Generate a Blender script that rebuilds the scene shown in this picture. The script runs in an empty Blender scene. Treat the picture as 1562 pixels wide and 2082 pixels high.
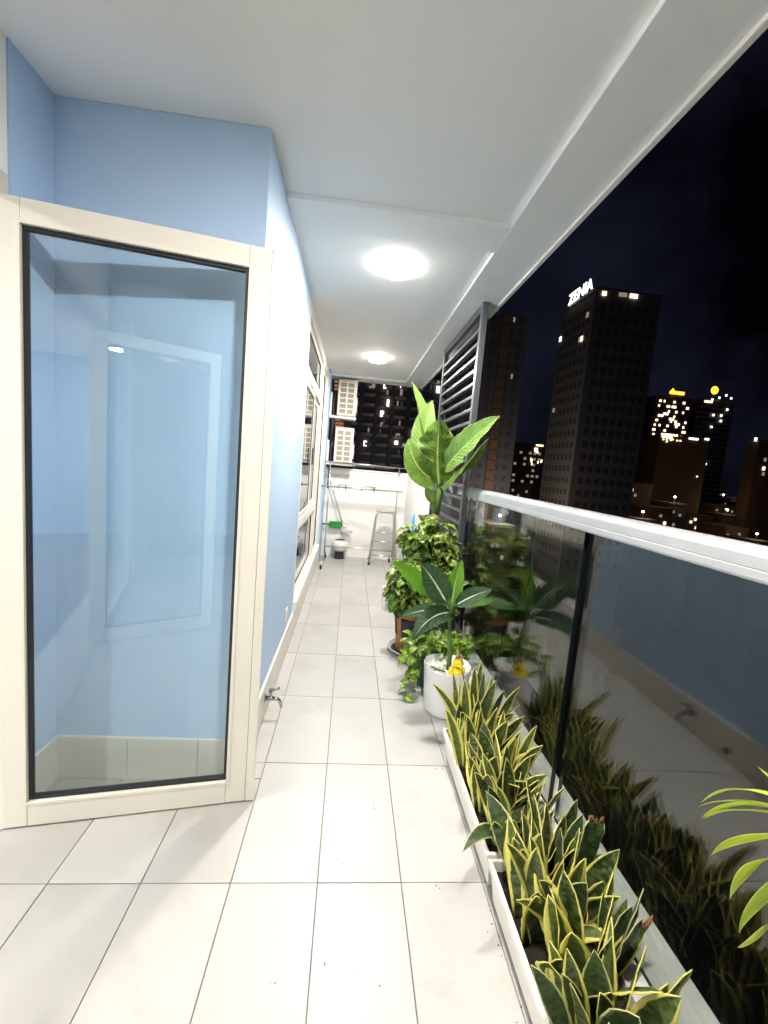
import bpy, math, random
from mathutils import Vector, Matrix, Euler
random.seed(7)
S = bpy.context.scene
COL = S.collection
rnd = random.random
def ru(a, b): return a + (b - a) * random.random()

# ------------------------------------------------------------------ camera
def _basis():
    y = Vector((-66, -99, 839)).normalized()
    d = Vector((-638, 7534, 839)); d = (d - y * d.dot(y)).normalized()
    x = d.cross(y); x.normalize()
    if x.x < 0: x = -x
    return x, y, d
bx_, by_, bd_ = _basis()
CAMH = 1.5
def to_world(c): return Vector((bx_.dot(c), by_.dot(c), -bd_.dot(c)))
cr, cd, cf = to_world(Vector((1, 0, 0))), to_world(Vector((0, 1, 0))), to_world(Vector((0, 0, 1)))
cam = bpy.data.cameras.new('camera'); camo = bpy.data.objects.new('camera', cam); COL.objects.link(camo)
M = Matrix.Identity(4)
for i in range(3):
    M[i][0], M[i][1], M[i][2] = cr[i], -cd[i], -cf[i]
M[0][3], M[1][3], M[2][3] = 0, 0, CAMH
camo.matrix_world = M
cam.sensor_fit = 'HORIZONTAL'; cam.sensor_width = 36; cam.lens = 36 * 839 / 1562
cam.clip_start = 0.02; cam.clip_end = 4000
S.camera = camo
def ray(u, v): return to_world(Vector(((u - 781) / 839, (v - 1041) / 839, 1)))
def PY(u, v, y):                       # the place at depth y seen in that direction of the photograph
    d = ray(u, v); t = y / d.y
    return Vector((d.x * t, y, CAMH + d.z * t))

# ------------------------------------------------------------------ world, exposure
W = bpy.data.worlds.new('World'); S.world = W; W.use_nodes = True
nt = W.node_tree; nt.nodes.clear()
wo = nt.nodes.new('ShaderNodeOutputWorld'); bg = nt.nodes.new('ShaderNodeBackground')
tc = nt.nodes.new('ShaderNodeTexCoord'); nz = nt.nodes.new('ShaderNodeTexNoise'); rp = nt.nodes.new('ShaderNodeValToRGB')
nz.inputs['Scale'].default_value = 2.2; nz.inputs['Detail'].default_value = 6; nz.inputs['Roughness'].default_value = .55
rp.color_ramp.elements[0].position = .40; rp.color_ramp.elements[0].color = (.0004, .0004, .0009, 1)
rp.color_ramp.elements[1].position = .72; rp.color_ramp.elements[1].color = (.0065, .0075, .0155, 1)
nt.links.new(tc.outputs['Generated'], nz.inputs['Vector']); nt.links.new(nz.outputs['Fac'], rp.inputs['Fac'])
nt.links.new(rp.outputs['Color'], bg.inputs['Color']); bg.inputs['Strength'].default_value = 1.0
nt.links.new(bg.outputs['Background'], wo.inputs['Surface'])
S.view_settings.view_transform = 'Standard'; S.view_settings.look = 'None'
S.view_settings.exposure = 0.66; S.view_settings.gamma = 1.0; S.view_settings.use_curve_mapping = False
LAMP = 545.0; ROOM = 460.0
S.render.engine = 'CYCLES'
cy = S.cycles
cy.use_denoising = True
cy.max_bounces = 10; cy.diffuse_bounces = 5; cy.glossy_bounces = 5; cy.transparent_max_bounces = 24; cy.transmission_bounces = 4
cy.caustics_reflective = False; cy.caustics_refractive = False; cy.sample_clamp_indirect = 6.0

# ------------------------------------------------------------------ materials
def srgb(r, g, b):
    f = lambda c: (c / 255 / 12.92) if c / 255 <= .04045 else ((c / 255 + .055) / 1.055) ** 2.4
    return (f(r), f(g), f(b), 1)
def mat(name, col, rough=.5, metal=0.0, var=.12, scale=6.0, bump=0.0, bscale=60.0, coat=0.0, spec=.5, dirt=None, objvar=0):
    m = bpy.data.materials.new(name); m.use_nodes = True
    t = m.node_tree; p = t.nodes['Principled BSDF']
    p.inputs['Roughness'].default_value = rough; p.inputs['Metallic'].default_value = metal
    p.inputs['Specular IOR Level'].default_value = spec
    p.inputs['Coat Weight'].default_value = coat
    c = t.nodes.new('ShaderNodeTexCoord'); n = t.nodes.new('ShaderNodeTexNoise'); n.inputs['Scale'].default_value = scale; n.inputs['Detail'].default_value = 5
    oi = t.nodes.new('ShaderNodeObjectInfo')
    av = t.nodes.new('ShaderNodeVectorMath'); av.operation = 'ADD'
    mu = t.nodes.new('ShaderNodeVectorMath'); mu.operation = 'SCALE'; mu.inputs['Scale'].default_value = 1
    cx = t.nodes.new('ShaderNodeCombineXYZ'); 
    ml = t.nodes.new('ShaderNodeMath'); ml.operation = 'MULTIPLY'; ml.inputs[1].default_value = 37.0
    t.links.new(oi.outputs['Random'], ml.inputs[0])
    for k in range(3): t.links.new(ml.outputs[0], cx.inputs[k])
    t.links.new(c.outputs['Object'], av.inputs[0]); t.links.new(cx.outputs[0], av.inputs[1])
    t.links.new(av.outputs[0], n.inputs['Vector'])
    mx = t.nodes.new('ShaderNodeMix'); mx.data_type = 'RGBA'
    col = tuple(col)[:3]
    mx.inputs['A'].default_value = tuple(max(0, x * (1 - var)) for x in col) + (1,)
    mx.inputs['B'].default_value = tuple(min(1, x * (1 + var * .7)) for x in col) + (1,)
    t.links.new(n.outputs['Fac'], mx.inputs['Factor'])
    out = mx.outputs['Result']
    if dirt:
        n2 = t.nodes.new('ShaderNodeTexNoise'); n2.inputs['Scale'].default_value = dirt[1]; n2.inputs['Detail'].default_value = 8; n2.inputs['Roughness'].default_value = .65
        t.links.new(av.outputs[0], n2.inputs['Vector'])
        r2 = t.nodes.new('ShaderNodeMapRange'); r2.inputs['From Min'].default_value = dirt[2]; r2.inputs['From Max'].default_value = dirt[2] + .18
        t.links.new(n2.outputs['Fac'], r2.inputs['Value'])
        m2 = t.nodes.new('ShaderNodeMix'); m2.data_type = 'RGBA'; m2.inputs['B'].default_value = tuple(dirt[0])[:3] + (1,)
        sc = t.nodes.new('ShaderNodeMath'); sc.operation = 'MULTIPLY'; sc.inputs[1].default_value = dirt[3]
        t.links.new(r2.outputs['Result'], sc.inputs[0]); t.links.new(sc.outputs[0], m2.inputs['Factor'])
        t.links.new(out, m2.inputs['A']); out = m2.outputs['Result']
    if objvar:
        hs = t.nodes.new('ShaderNodeHueSaturation'); o1 = t.nodes.new('ShaderNodeMath'); o1.operation = 'MULTIPLY_ADD'; o1.inputs[1].default_value = objvar; o1.inputs[2].default_value = 1 - objvar / 2
        t.links.new(oi.outputs['Random'], o1.inputs[0]); t.links.new(o1.outputs[0], hs.inputs['Value']); t.links.new(out, hs.inputs['Color']); out = hs.outputs['Color']
    t.links.new(out, p.inputs['Base Color'])
    if bump:
        nb = t.nodes.new('ShaderNodeTexNoise'); nb.inputs['Scale'].default_value = bscale; nb.inputs['Detail'].default_value = 4
        t.links.new(av.outputs[0], nb.inputs['Vector'])
        bp = t.nodes.new('ShaderNodeBump'); bp.inputs['Strength'].default_value = bump; bp.inputs['Distance'].default_value = .004
        t.links.new(nb.outputs['Fac'], bp.inputs['Height']); t.links.new(bp.outputs['Normal'], p.inputs['Normal'])
    return m
def emis(name, col, s):
    m = bpy.data.materials.new(name); m.use_nodes = True; t = m.node_tree; t.nodes.clear()
    o = t.nodes.new('ShaderNodeOutputMaterial'); e = t.nodes.new('ShaderNodeEmission')
    e.inputs['Color'].default_value = tuple(col)[:3] + (1,); e.inputs['Strength'].default_value = s
    t.links.new(e.outputs[0], o.inputs[0]); return m
def glass(name, tint, f0=.04, boost=1.0):      # clear sheet: tinted see-through plus an angle-dependent mirror
    m = bpy.data.materials.new(name); m.use_nodes = True; t = m.node_tree; t.nodes.clear()
    o = t.nodes.new('ShaderNodeOutputMaterial'); tr = t.nodes.new('ShaderNodeBsdfTransparent'); gl = t.nodes.new('ShaderNodeBsdfGlossy')
    tr.inputs['Color'].default_value = tuple(tint)[:3] + (1,); gl.inputs['Roughness'].default_value = 0.0
    g = t.nodes.new('ShaderNodeNewGeometry'); d = t.nodes.new('ShaderNodeVectorMath'); d.operation = 'DOT_PRODUCT'
    t.links.new(g.outputs['Incoming'], d.inputs[0]); t.links.new(g.outputs['Normal'], d.inputs[1])
    def mth(op, a, b=None):
        n = t.nodes.new('ShaderNodeMath'); n.operation = op
        for i, x in enumerate((a, b)):
            if x is None: continue
            if isinstance(x, (int, float)): n.inputs[i].default_value = x
            else: t.links.new(x, n.inputs[i])
        return n.outputs[0]
    c = mth('ABSOLUTE', d.outputs['Value']); k = mth('SUBTRACT', 1.0, c); k = mth('POWER', k, 5.0)
    k = mth('ADD', mth('MULTIPLY', k, 1 - f0), f0); k = mth('MINIMUM', mth('MULTIPLY', k, boost), 1.0)
    mx = t.nodes.new('ShaderNodeMixShader'); t.links.new(k, mx.inputs['Fac']); t.links.new(tr.outputs[0], mx.inputs[1]); t.links.new(gl.outputs[0], mx.inputs[2])
    t.links.new(mx.outputs[0], o.inputs[0]); return m

def leafmat(name, dark, light, edge=None, edge_w=.16, rib=None, rib_w=.03, stripes=26, rough=.38, stripe_amt=.6, ecolvar=.1, pleat=0.0, blotch=None):
    """UV based leaf: margin, midrib, cross bands or pleats."""
    m = bpy.data.materials.new(name); m.use_nodes = True; t = m.node_tree; p = t.nodes['Principled BSDF']
    p.inputs['Roughness'].default_value = rough; p.inputs['Specular IOR Level'].default_value = .45
    uv = t.nodes.new('ShaderNodeUVMap'); uv.uv_map = 'UVMap'; sp = t.nodes.new('ShaderNodeSeparateXYZ'); t.links.new(uv.outputs[0], sp.inputs[0])
    oi = t.nodes.new('ShaderNodeObjectInfo')
    def mth(op, a, b=None, c=None):
        n = t.nodes.new('ShaderNodeMath'); n.operation = op
        for i, x in enumerate((a, b, c)):
            if x is None: continue
            if isinstance(x, (int, float)): n.inputs[i].default_value = x
            else: t.links.new(x, n.inputs[i])
        return n.outputs[0]
    def mix(f, a, b):
        n = t.nodes.new('ShaderNodeMix'); n.data_type = 'RGBA'
        if isinstance(f, (int, float)): n.inputs['Factor'].default_value = f
        else: t.links.new(f, n.inputs['Factor'])
        for k, x in (('A', a), ('B', b)):
            if isinstance(x, tuple): n.inputs[k].default_value = tuple(x)[:3] + (1,)
            else: t.links.new(x, n.inputs[k])
        return n.outputs['Result']
    a = mth('MULTIPLY', mth('ABSOLUTE', mth('SUBTRACT', sp.outputs['X'], .5)), 2.0)      # 0 midrib .. 1 edge
    cb = t.nodes.new('ShaderNodeCombineXYZ')
    rr = mth('MULTIPLY', oi.outputs['Random'], 50.0)
    t.links.new(mth('MULTIPLY', sp.outputs['X'], 3.0), cb.inputs[0])
    t.links.new(mth('ADD', mth('MULTIPLY', sp.outputs['Y'], float(stripes)), mth('MULTIPLY', a, -pleat * stripes * .25)), cb.inputs[1]); t.links.new(rr, cb.inputs[2])
    n1 = t.nodes.new('ShaderNodeTexNoise'); n1.inputs['Scale'].default_value = 1.0; n1.inputs['Detail'].default_value = 3; t.links.new(cb.outputs[0], n1.inputs['Vector'])
    mr = t.nodes.new('ShaderNodeMapRange'); mr.inputs['From Min'].default_value = .42; mr.inputs['From Max'].default_value = .62; t.links.new(n1.outputs['Fac'], mr.inputs['Value'])
    col = mix(mth('MULTIPLY', mr.outputs['Result'], stripe_amt), tuple(dark), tuple(light))
    # per-leaf tone
    col = mix(mth('MULTIPLY', oi.outputs['Random'], .35), col, tuple(x * 1.7 for x in light[:3]))
    if blotch:
        cb2 = t.nodes.new('ShaderNodeCombineXYZ'); t.links.new(mth('MULTIPLY', sp.outputs['X'], 5.0), cb2.inputs[0]); t.links.new(mth('MULTIPLY', sp.outputs['Y'], 2.2), cb2.inputs[1]); t.links.new(rr, cb2.inputs[2])
        n2 = t.nodes.new('ShaderNodeTexNoise'); n2.inputs['Scale'].default_value = 1.3; n2.inputs['Detail'].default_value = 3; t.links.new(cb2.outputs[0], n2.inputs['Vector'])
        m2 = t.nodes.new('ShaderNodeMapRange'); m2.inputs['From Min'].default_value = blotch[1]; m2.inputs['From Max'].default_value = blotch[1] + .06; t.links.new(n2.outputs['Fac'], m2.inputs['Value'])
        col = mix(m2.outputs['Result'], col, tuple(blotch[0]))
    if edge:
        cb3 = t.nodes.new('ShaderNodeCombineXYZ'); t.links.new(mth('MULTIPLY', sp.outputs['Y'], 7.0), cb3.inputs[1]); t.links.new(sp.outputs['X'], cb3.inputs[0]); t.links.new(rr, cb3.inputs[2])
        n3 = t.nodes.new('ShaderNodeTexNoise'); n3.inputs['Scale'].default_value = 1.5; t.links.new(cb3.outputs[0], n3.inputs['Vector'])
        w = mth('ADD', mth('MULTIPLY', mth('SUBTRACT', n3.outputs['Fac'], .5), .25), mth('SUBTRACT', a, 1 - edge_w))
        w = mth('ADD', w, mth('MULTIPLY', mth('SUBTRACT', oi.outputs['Random'], .5), edge_w * .8))
        m3 = t.nodes.new('ShaderNodeMapRange'); m3.inputs['From Min'].default_value = 0; m3.inputs['From Max'].default_value = .06; t.links.new(w, m3.inputs['Value'])
        col = mix(m3.outputs['Result'], col, tuple(edge))
    if rib:
        wv = mth('MULTIPLY', mth('SUBTRACT', 1.15, sp.outputs['Y']), rib_w)
        m4 = t.nodes.new('ShaderNodeMapRange'); m4.inputs['From Min'].default_value = 0; m4.inputs['From Max'].default_value = -.015
        t.links.new(mth('SUBTRACT', a, wv), m4.inputs['Value'])
        col = mix(m4.outputs['Result'], col, tuple(rib))
    t.links.new(col, p.inputs['Base Color'])
    if pleat:
        sn = mth('SINE', mth('MULTIPLY', mth('SUBTRACT', sp.outputs['Y'], mth('MULTIPLY', a, .22)), stripes * 6.283))
        bp = t.nodes.new('ShaderNodeBump'); bp.inputs['Strength'].default_value = pleat; bp.inputs['Distance'].default_value = .006
        t.links.new(sn, bp.inputs['Height']); t.links.new(bp.outputs['Normal'], p.inputs['Normal'])
    # some light passes through a leaf
    o = t.nodes['Material Output']; tl = t.nodes.new('ShaderNodeBsdfTranslucent'); ad = t.nodes.new('ShaderNodeMixShader'); ad.inputs['Fac'].default_value = .27
    t.links.new(col, tl.inputs['Color']); t.links.new(p.outputs[0], ad.inputs[1]); t.links.new(tl.outputs[0], ad.inputs[2]); t.links.new(ad.outputs[0], o.inputs['Surface'])
    return m

MT = {}
MT['ceil'] = mat('ceiling_paint', (.94, .94, .93), .75, var=.05, scale=.9, bump=.07, bscale=70, dirt=((.80, .79, .76), 1.3, .58, .5))
MT['ceil_edge'] = mat('edge_render', (.80, .78, .73), .8, var=.15, scale=7, bump=.4, bscale=40)
MT['blue'] = mat('blue_paint', (.42, .575, .79), .55, var=.08, scale=1.2, bump=.14, bscale=90, dirt=((.36, .49, .68), 1.6, .60, .35))
MT['white_wall'] = mat('white_paint', (.88, .87, .83), .7, var=.06, scale=2.0, bump=.25, bscale=60, dirt=((.55, .52, .46), 3.0, .58, .35))
MT['grout'] = mat('grout', (.17, .155, .135), .9, var=.3, scale=20)
MT['tile'] = mat('floor_tile', (.405, .395, .375), .40, var=.10, scale=2.2, bump=.05, bscale=140, dirt=((.30, .292, .265), 2.6, .52, .55), objvar=.12, spec=.4)
MT['skirt'] = mat('skirting_tile', (.66, .63, .56), .35, var=.05, scale=3)
MT['cream'] = mat('cream_aluminium', (.66, .63, .56), .38, var=.03, scale=3)
MT['frame_white'] = mat('white_aluminium', (.78, .76, .71), .4, var=.03, scale=3)
MT['gasket'] = mat('black_rubber', (.012, .012, .016), .6)
MT['glass_door'] = glass('door_glass', (.95, .985, .99), f0=.075, boost=1.15)
MT['glass_rail'] = glass('railing_glass', (.965, .985, .975), f0=.075, boost=1.1)
MT['glass_win'] = glass('window_glass', (.72, .78, .78), f0=.05, boost=1.3)
MT['rail'] = mat('brushed_aluminium_paint', (.36, .37, .38), .45, metal=.2, var=.08, scale=18, bump=.1, bscale=200)
MT['post'] = mat('black_steel', (.010, .010, .013), .45)
MT['curb'] = mat('pale_terrazzo', (.74, .74, .69), .45, var=.16, scale=14, bump=.1, bscale=120, dirt=((.45, .45, .4), 6, .58, .5))
MT['screen'] = mat('grey_powder_coat', (.10, .105, .115), .38, metal=.25, var=.1, scale=12)
MT['planter'] = mat('white_plastic_planter', (.78, .75, .70), .45, var=.08, scale=9, bump=.2, bscale=25, dirt=((.45, .38, .30), 9, .6, .5))
MT['soil'] = mat('potting_soil', (.022, .016, .011), .95, var=.5, scale=40, bump=1.0, bscale=80)
MT['mug'] = mat('white_glazed_ceramic', (.74, .74, .74), .3, var=.07, scale=5, coat=.3, bump=.3, bscale=14)
MT['pebble'] = mat('white_pebble', (.72, .69, .62), .5, var=.25, scale=30)
MT['yellow'] = mat('yellow_glaze', (.88, .72, .012), .3, var=.12, scale=30, coat=.4)
MT['crownbit'] = mat('speckled_crown', (.50, .38, .22), .6, var=.7, scale=70)
MT['terra'] = mat('orange_terracotta', (.50, .19, .055), .55, var=.15, scale=10)
MT['charcoal'] = mat('charcoal_panel', (.022, .024, .03), .5, var=.3, scale=8)
MT['saucer'] = mat('grey_saucer', (.55, .52, .48), .5)
MT['blackpot'] = mat('black_plastic_pot', (.02, .02, .022), .45)
MT['teal'] = mat('dark_teal_plastic', (.02, .075, .085), .35, var=.2)
MT['steel'] = mat('stainless_steel', (.62, .61, .59), .28, metal=1.0, var=.1, scale=9)
MT['chrome'] = mat('chrome', (.48, .49, .52), .10, metal=1.0, var=.05)
MT['caster'] = mat('black_caster', (.012, .012, .012), .5)
MT['ac'] = mat('ivory_casing', (.74, .72, .64), .45, var=.06, scale=4, dirt=((.5, .46, .38), 5, .6, .4))
MT['grille'] = mat('dark_fin', (.30, .26, .18), .6, var=.2, scale=40)
MT['green'] = mat('green_plastic', (.015, .26, .035), .35)
MT['whitep'] = mat('white_plastic', (.72, .70, .66), .5, bump=.3, bscale=50)
MT['wood'] = mat('brown_wood', (.24, .12, .05), .5, var=.3, scale=15)
MT['bluep'] = mat('blue_plastic', (.02, .25, .48), .35)
MT['tealp'] = mat('teal_label', (.03, .30, .36), .4)
MT['stalk'] = mat('green_stalk', (.10, .19, .04), .45, var=.3, scale=14)
MT['trunk'] = mat('tan_cane', (.36, .23, .12), .7, var=.3, scale=16, bump=.6, bscale=30)
MT['moss'] = mat('moss_pole', (.035, .026, .014), .95, var=.5, scale=20, bump=1, bscale=40)
MT['lampbody'] = mat('white_lamp_housing', (.8, .8, .78), .4)
MT['lamp'] = emis('lamp_diffuser', (1.0, .95, .88), LAMP)
MT['lamp_side'] = emis('lamp_diffuser_side', (1.0, .95, .88), LAMP * .035)
MT['lamp_room'] = emis('room_lamp_diffuser', (1.0, .96, .90), ROOM)  # used by the mirrored room lamp and the two added fill lamps
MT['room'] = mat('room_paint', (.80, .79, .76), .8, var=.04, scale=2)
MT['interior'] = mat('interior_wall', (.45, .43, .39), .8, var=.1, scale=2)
MT['curtain'] = mat('grey_curtain', (.30, .31, .28), .9, var=.2, scale=8)
MT['snake'] = leafmat('snake_leaf', (.020, .040, .012), (.17, .225, .075), edge=(.80, .74, .19), edge_w=.35, stripes=22, stripe_amt=.75, rough=.36)
MT['snake_b'] = leafmat('snake_leaf_dark', (.016, .034, .012), (.10, .15, .055), edge=(.60, .60, .24), edge_w=.15, stripes=20, stripe_amt=.7, rough=.36)
MT['dry'] = mat('dried_leaf', (.22, .10, .035), .8, var=.5, scale=30)
MT['cane_leaf'] = leafmat('broad_leaf', (.085, .165, .022), (.18, .28, .05), edge=(.42, .52, .16), edge_w=.05, rib=(.50, .60, .22), rib_w=.075, stripes=18, stripe_amt=.4, pleat=.22, rough=.36, blotch=((.34, .30, .05), .66))
MT['cane_pale'] = leafmat('broad_leaf_pale', (.14, .26, .045), (.24, .36, .10), edge=(.42, .50, .18), edge_w=.06, rib=(.46, .55, .24), rib_w=.07, stripes=16, stripe_amt=.4, pleat=.25, rough=.36)
MT['dumb'] = leafmat('dumb_cane_leaf', (.020, .055, .022), (.055, .105, .045), rib=(.72, .78, .60), rib_w=.085, stripes=17, stripe_amt=.6, pleat=.55, rough=.3)
MT['dumb_bright'] = leafmat('dumb_cane_leaf_bright', (.10, .25, .015), (.17, .34, .03), rib=(.68, .80, .40), rib_w=.08, stripes=15, stripe_amt=.5, pleat=.4, rough=.33)
MT['dumb_plain'] = leafmat('dumb_cane_leaf_plain', (.06, .17, .010), (.10, .23, .02), stripes=15, stripe_amt=.5, pleat=.25, rough=.33)
MT['pothos'] = leafmat('pothos_leaf', (.028, .072, .010), (.075, .15, .022), stripes=5, stripe_amt=.6, rough=.3, blotch=((.58, .60, .09), .555))
MT['pothos_l'] = leafmat('pothos_leaf_light', (.10, .21, .02), (.19, .32, .04), stripes=5, stripe_amt=.6, rough=.32, blotch=((.62, .66, .14), .56))
MT['spider'] = leafmat('spider_leaf', (.30, .44, .03), (.42, .52, .05), edge=(.70, .70, .12), edge_w=.3, stripes=8, stripe_amt=.3, rough=.4)
MT['concrete'] = mat('city_render', (.17, .16, .17), .85, var=.15, scale=.2)
MT['concrete_b'] = mat('brown_render', (.20, .135, .10), .85, var=.15, scale=.2)
MT['zen'] = mat('grey_render', (.24, .22, .19), .85, var=.12, scale=.15)
MT['darkpane'] = mat('dark_window', (.14, .13, .125), .25)
MT['brownstrip'] = mat('brown_cladding', (.27, .16, .10), .8, var=.2, scale=.6)
MT['asphalt'] = mat('asphalt', (.045, .043, .04), .9, var=.2, scale=.05)
MT['w_warm'] = emis('warm_window', (1, .72, .42), 2.0)
MT['w_white'] = emis('white_window', (1, .93, .82), 2.2)
MT['w_dim'] = emis('dim_window', (1, .85, .65), .16)
MT['w_faint'] = emis('faint_window', (.8, .85, 1), .035)
MT['w_red'] = emis('red_strip', (1, .42, .25), .22)
MT['sign_white'] = emis('white_sign', (1, .97, .95), 1.7)
MT['sign_yellow'] = emis('yellow_sign', (1, .52, .02), 2.0)
MT['sign_orange'] = emis('orange_sign', (1, .36, .03), 2.0)
MT['street'] = emis('street_lamp_glow', (1, .72, .38), 25.0)

# ------------------------------------------------------------------ mesh helpers
class MB:
    def __init__(s): s.v = []; s.f = []; s.uv = None; s.smooth = False
    def box(s, x0, x1, y0, y1, z0, z1):
        b = len(s.v); s.v += [(x0, y0, z0), (x1, y0, z0), (x1, y1, z0), (x0, y1, z0), (x0, y0, z1), (x1, y0, z1), (x1, y1, z1), (x0, y1, z1)]
        s.f += [tuple(b + i for i in q) for q in ((0, 3, 2, 1), (4, 5, 6, 7), (0, 1, 5, 4), (1, 2, 6, 5), (2, 3, 7, 6), (3, 0, 4, 7))]
        return s
    def tube(s, pts, r, n=8, caps=True):
        pts = [Vector(p) for p in pts]; rr = r if isinstance(r, (list, tuple)) else [r] * len(pts)
        rings = []; prev = None
        for i, p in enumerate(pts):
            d = (pts[min(i + 1, len(pts) - 1)] - pts[max(i - 1, 0)]).normalized()
            if prev is None:
                a = Vector((0, 0, 1)) if abs(d.z) < .9 else Vector((1, 0, 0)); u = d.cross(a).normalized()
            else:
                u = (prev - d * prev.dot(d)).normalized()
            prev = u; w = d.cross(u); b = len(s.v)
            for k in range(n):
                t = 2 * math.pi * k / n; s.v.append(tuple(p + (u * math.cos(t) + w * math.sin(t)) * rr[i]))
            rings.append(b)
        for a, b in zip(rings, rings[1:]):
            for k in range(n): s.f.append((a + k, a + (k + 1) % n, b + (k + 1) % n, b + k))
        if caps:
            s.f.append(tuple(rings[0] + k for k in reversed(range(n)))); s.f.append(tuple(rings[-1] + k for k in range(n)))
        return s
    def lathe(s, prof, n=32, c=(0, 0, 0), squash=1.0):
        rings = []
        for (r, z) in prof:
            b = len(s.v)
            for k in range(n):
                t = 2 * math.pi * k / n; s.v.append((c[0] + r * math.cos(t), c[1] + r * squash * math.sin(t), c[2] + z))
            rings.append(b)
        for a, b in zip(rings, rings[1:]):
            for k in range(n): s.f.append((a + k, a + (k + 1) % n, b + (k + 1) % n, b + k))
        if prof[0][0] > 1e-4: s.f.append(tuple(rings[0] + k for k in reversed(range(n))))
        if prof[-1][0] > 1e-4: s.f.append(tuple(rings[-1] + k for k in range(n)))
        return s
    def blob(s, c, r, n=10, m=7, jit=0.0):
        prof = []; rings = []
        for i in range(m + 1):
            ph = math.pi * i / m - math.pi / 2; b = len(s.v)
            for k in range(n):
                t = 2 * math.pi * k / n; j = 1 + ru(-jit, jit)
                s.v.append((c[0] + r[0] * math.cos(ph) * math.cos(t) * j, c[1] + r[1] * math.cos(ph) * math.sin(t) * j, c[2] + r[2] * math.sin(ph) * j))
            rings.append(b)
        for a, b in zip(rings, rings[1:]):
            for k in range(n): s.f.append((a + k, a + (k + 1) % n, b + (k + 1) % n, b + k))
        return s
    def mesh(s, name, m, smooth=None):
        me = bpy.data.meshes.new(name); me.from_pydata([tuple(v) for v in s.v], [], s.f)
        if s.uv:
            l = me.uv_layers.new(name='UVMap')
            for lo in me.loops: l.data[lo.index].uv = s.uv[lo.vertex_index]
        me.materials.append(m)
        if (s.smooth if smooth is None else smooth):
            for p in me.polygons: p.use_smooth = True
        me.update(); return me
    def build(s, name, m, parent=None, bevel=0.0, smooth=None, loc=None):
        return add(name, s.mesh(name, m, smooth), parent, bevel, loc)
def add(name, me, parent=None, bevel=0.0, loc=None):
    o = bpy.data.objects.new(name, me); COL.objects.link(o)
    if parent: o.parent = parent
    if loc is not None: o.location = loc
    if bevel:
        b = o.modifiers.new('bevel', 'BEVEL'); b.width = bevel; b.segments = 2; b.limit_method = 'ANGLE'; b.angle_limit = math.radians(40)
    return o
def thing(name, label, cat, loc=(0, 0, 0), group=None):
    o = bpy.data.objects.new(name, None); COL.objects.link(o); o.location = loc; o.empty_display_size = .05
    return tag(o, label, cat, group)
def tag(o, label, cat, group=None):
    o['label'] = label; o['category'] = cat
    if group: o['group'] = group
    return o
def struct(o): o['kind'] = 'structure'; return o
def stuff(o): o['kind'] = 'stuff'; return o
def bez(a, b, c, n):
    return [a * (1 - t) ** 2 + b * 2 * t * (1 - t) + c * t * t for t in [i / n for i in range(n + 1)]]
def leaf_mesh(pts, width, normal, shape, fold=.2, curl=0.0, m=None, name='leaf', cols=6, ripple=0.0):
    """strip of faces along pts; shape(t) is the half width; fold lifts the edges into a V."""
    mb = MB(); mb.uv = []; mb.smooth = True; n = len(pts) - 1; ph = ru(0, 6)
    for i, p in enumerate(pts):
        t = i / n; d = (pts[min(i + 1, n)] - pts[max(i - 1, 0)]).normalized()
        nn = Vector(normal); sv = d.cross(nn)
        if sv.length < 1e-3: sv = d.cross(Vector((1, 0, 0)))
        sv.normalize(); nn = sv.cross(d).normalized(); h = width * shape(t)
        if curl: 
            q = Matrix.Rotation(curl * t, 3, d); sv = q @ sv; nn = q @ nn
        for k in range(cols + 1):
            a = 2 * k / cols - 1
            lift = fold * h * abs(a) + ripple * h * abs(a) ** 2 * math.sin(9 * t * 3.1 + ph + (2 if a > 0 else 0))
            mb.v.append(p + sv * (a * h * math.sqrt(max(.05, 1 - min(.8, fold * fold * .5)))) + nn * lift); mb.uv.append((k / cols, t))
    for i in range(n):
        for k in range(cols):
            b = i * (cols + 1) + k; mb.f.append((b, b + 1, b + cols + 2, b + cols + 1))
    return mb.mesh(name, m)
sh_sword = lambda t: (.55 + 1.05 * t if t < .42 else (1.0 * max(0.0, 1 - ((t - .42) / .58) ** 2.2))) * .98 + .01
sh_oval = lambda t: max(.02, math.sin(math.pi * min(1, t ** .8)) ** .75)
sh_wide = lambda t: max(.02, math.sin(math.pi * min(1, t ** .62)) ** .65)
sh_grass = lambda t: max(.02, min(1, 3 * t + .4) * (1 - t ** 3))

# ================================================================== STRUCTURE
TX0, TDX = -.0096, .3035
TY0, TDY = 1.328, .593
floor = struct(MB().box(-4.7, .862, -4.6, 6.6, -.20, -.006).build('floor', MT['grout']))
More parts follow.
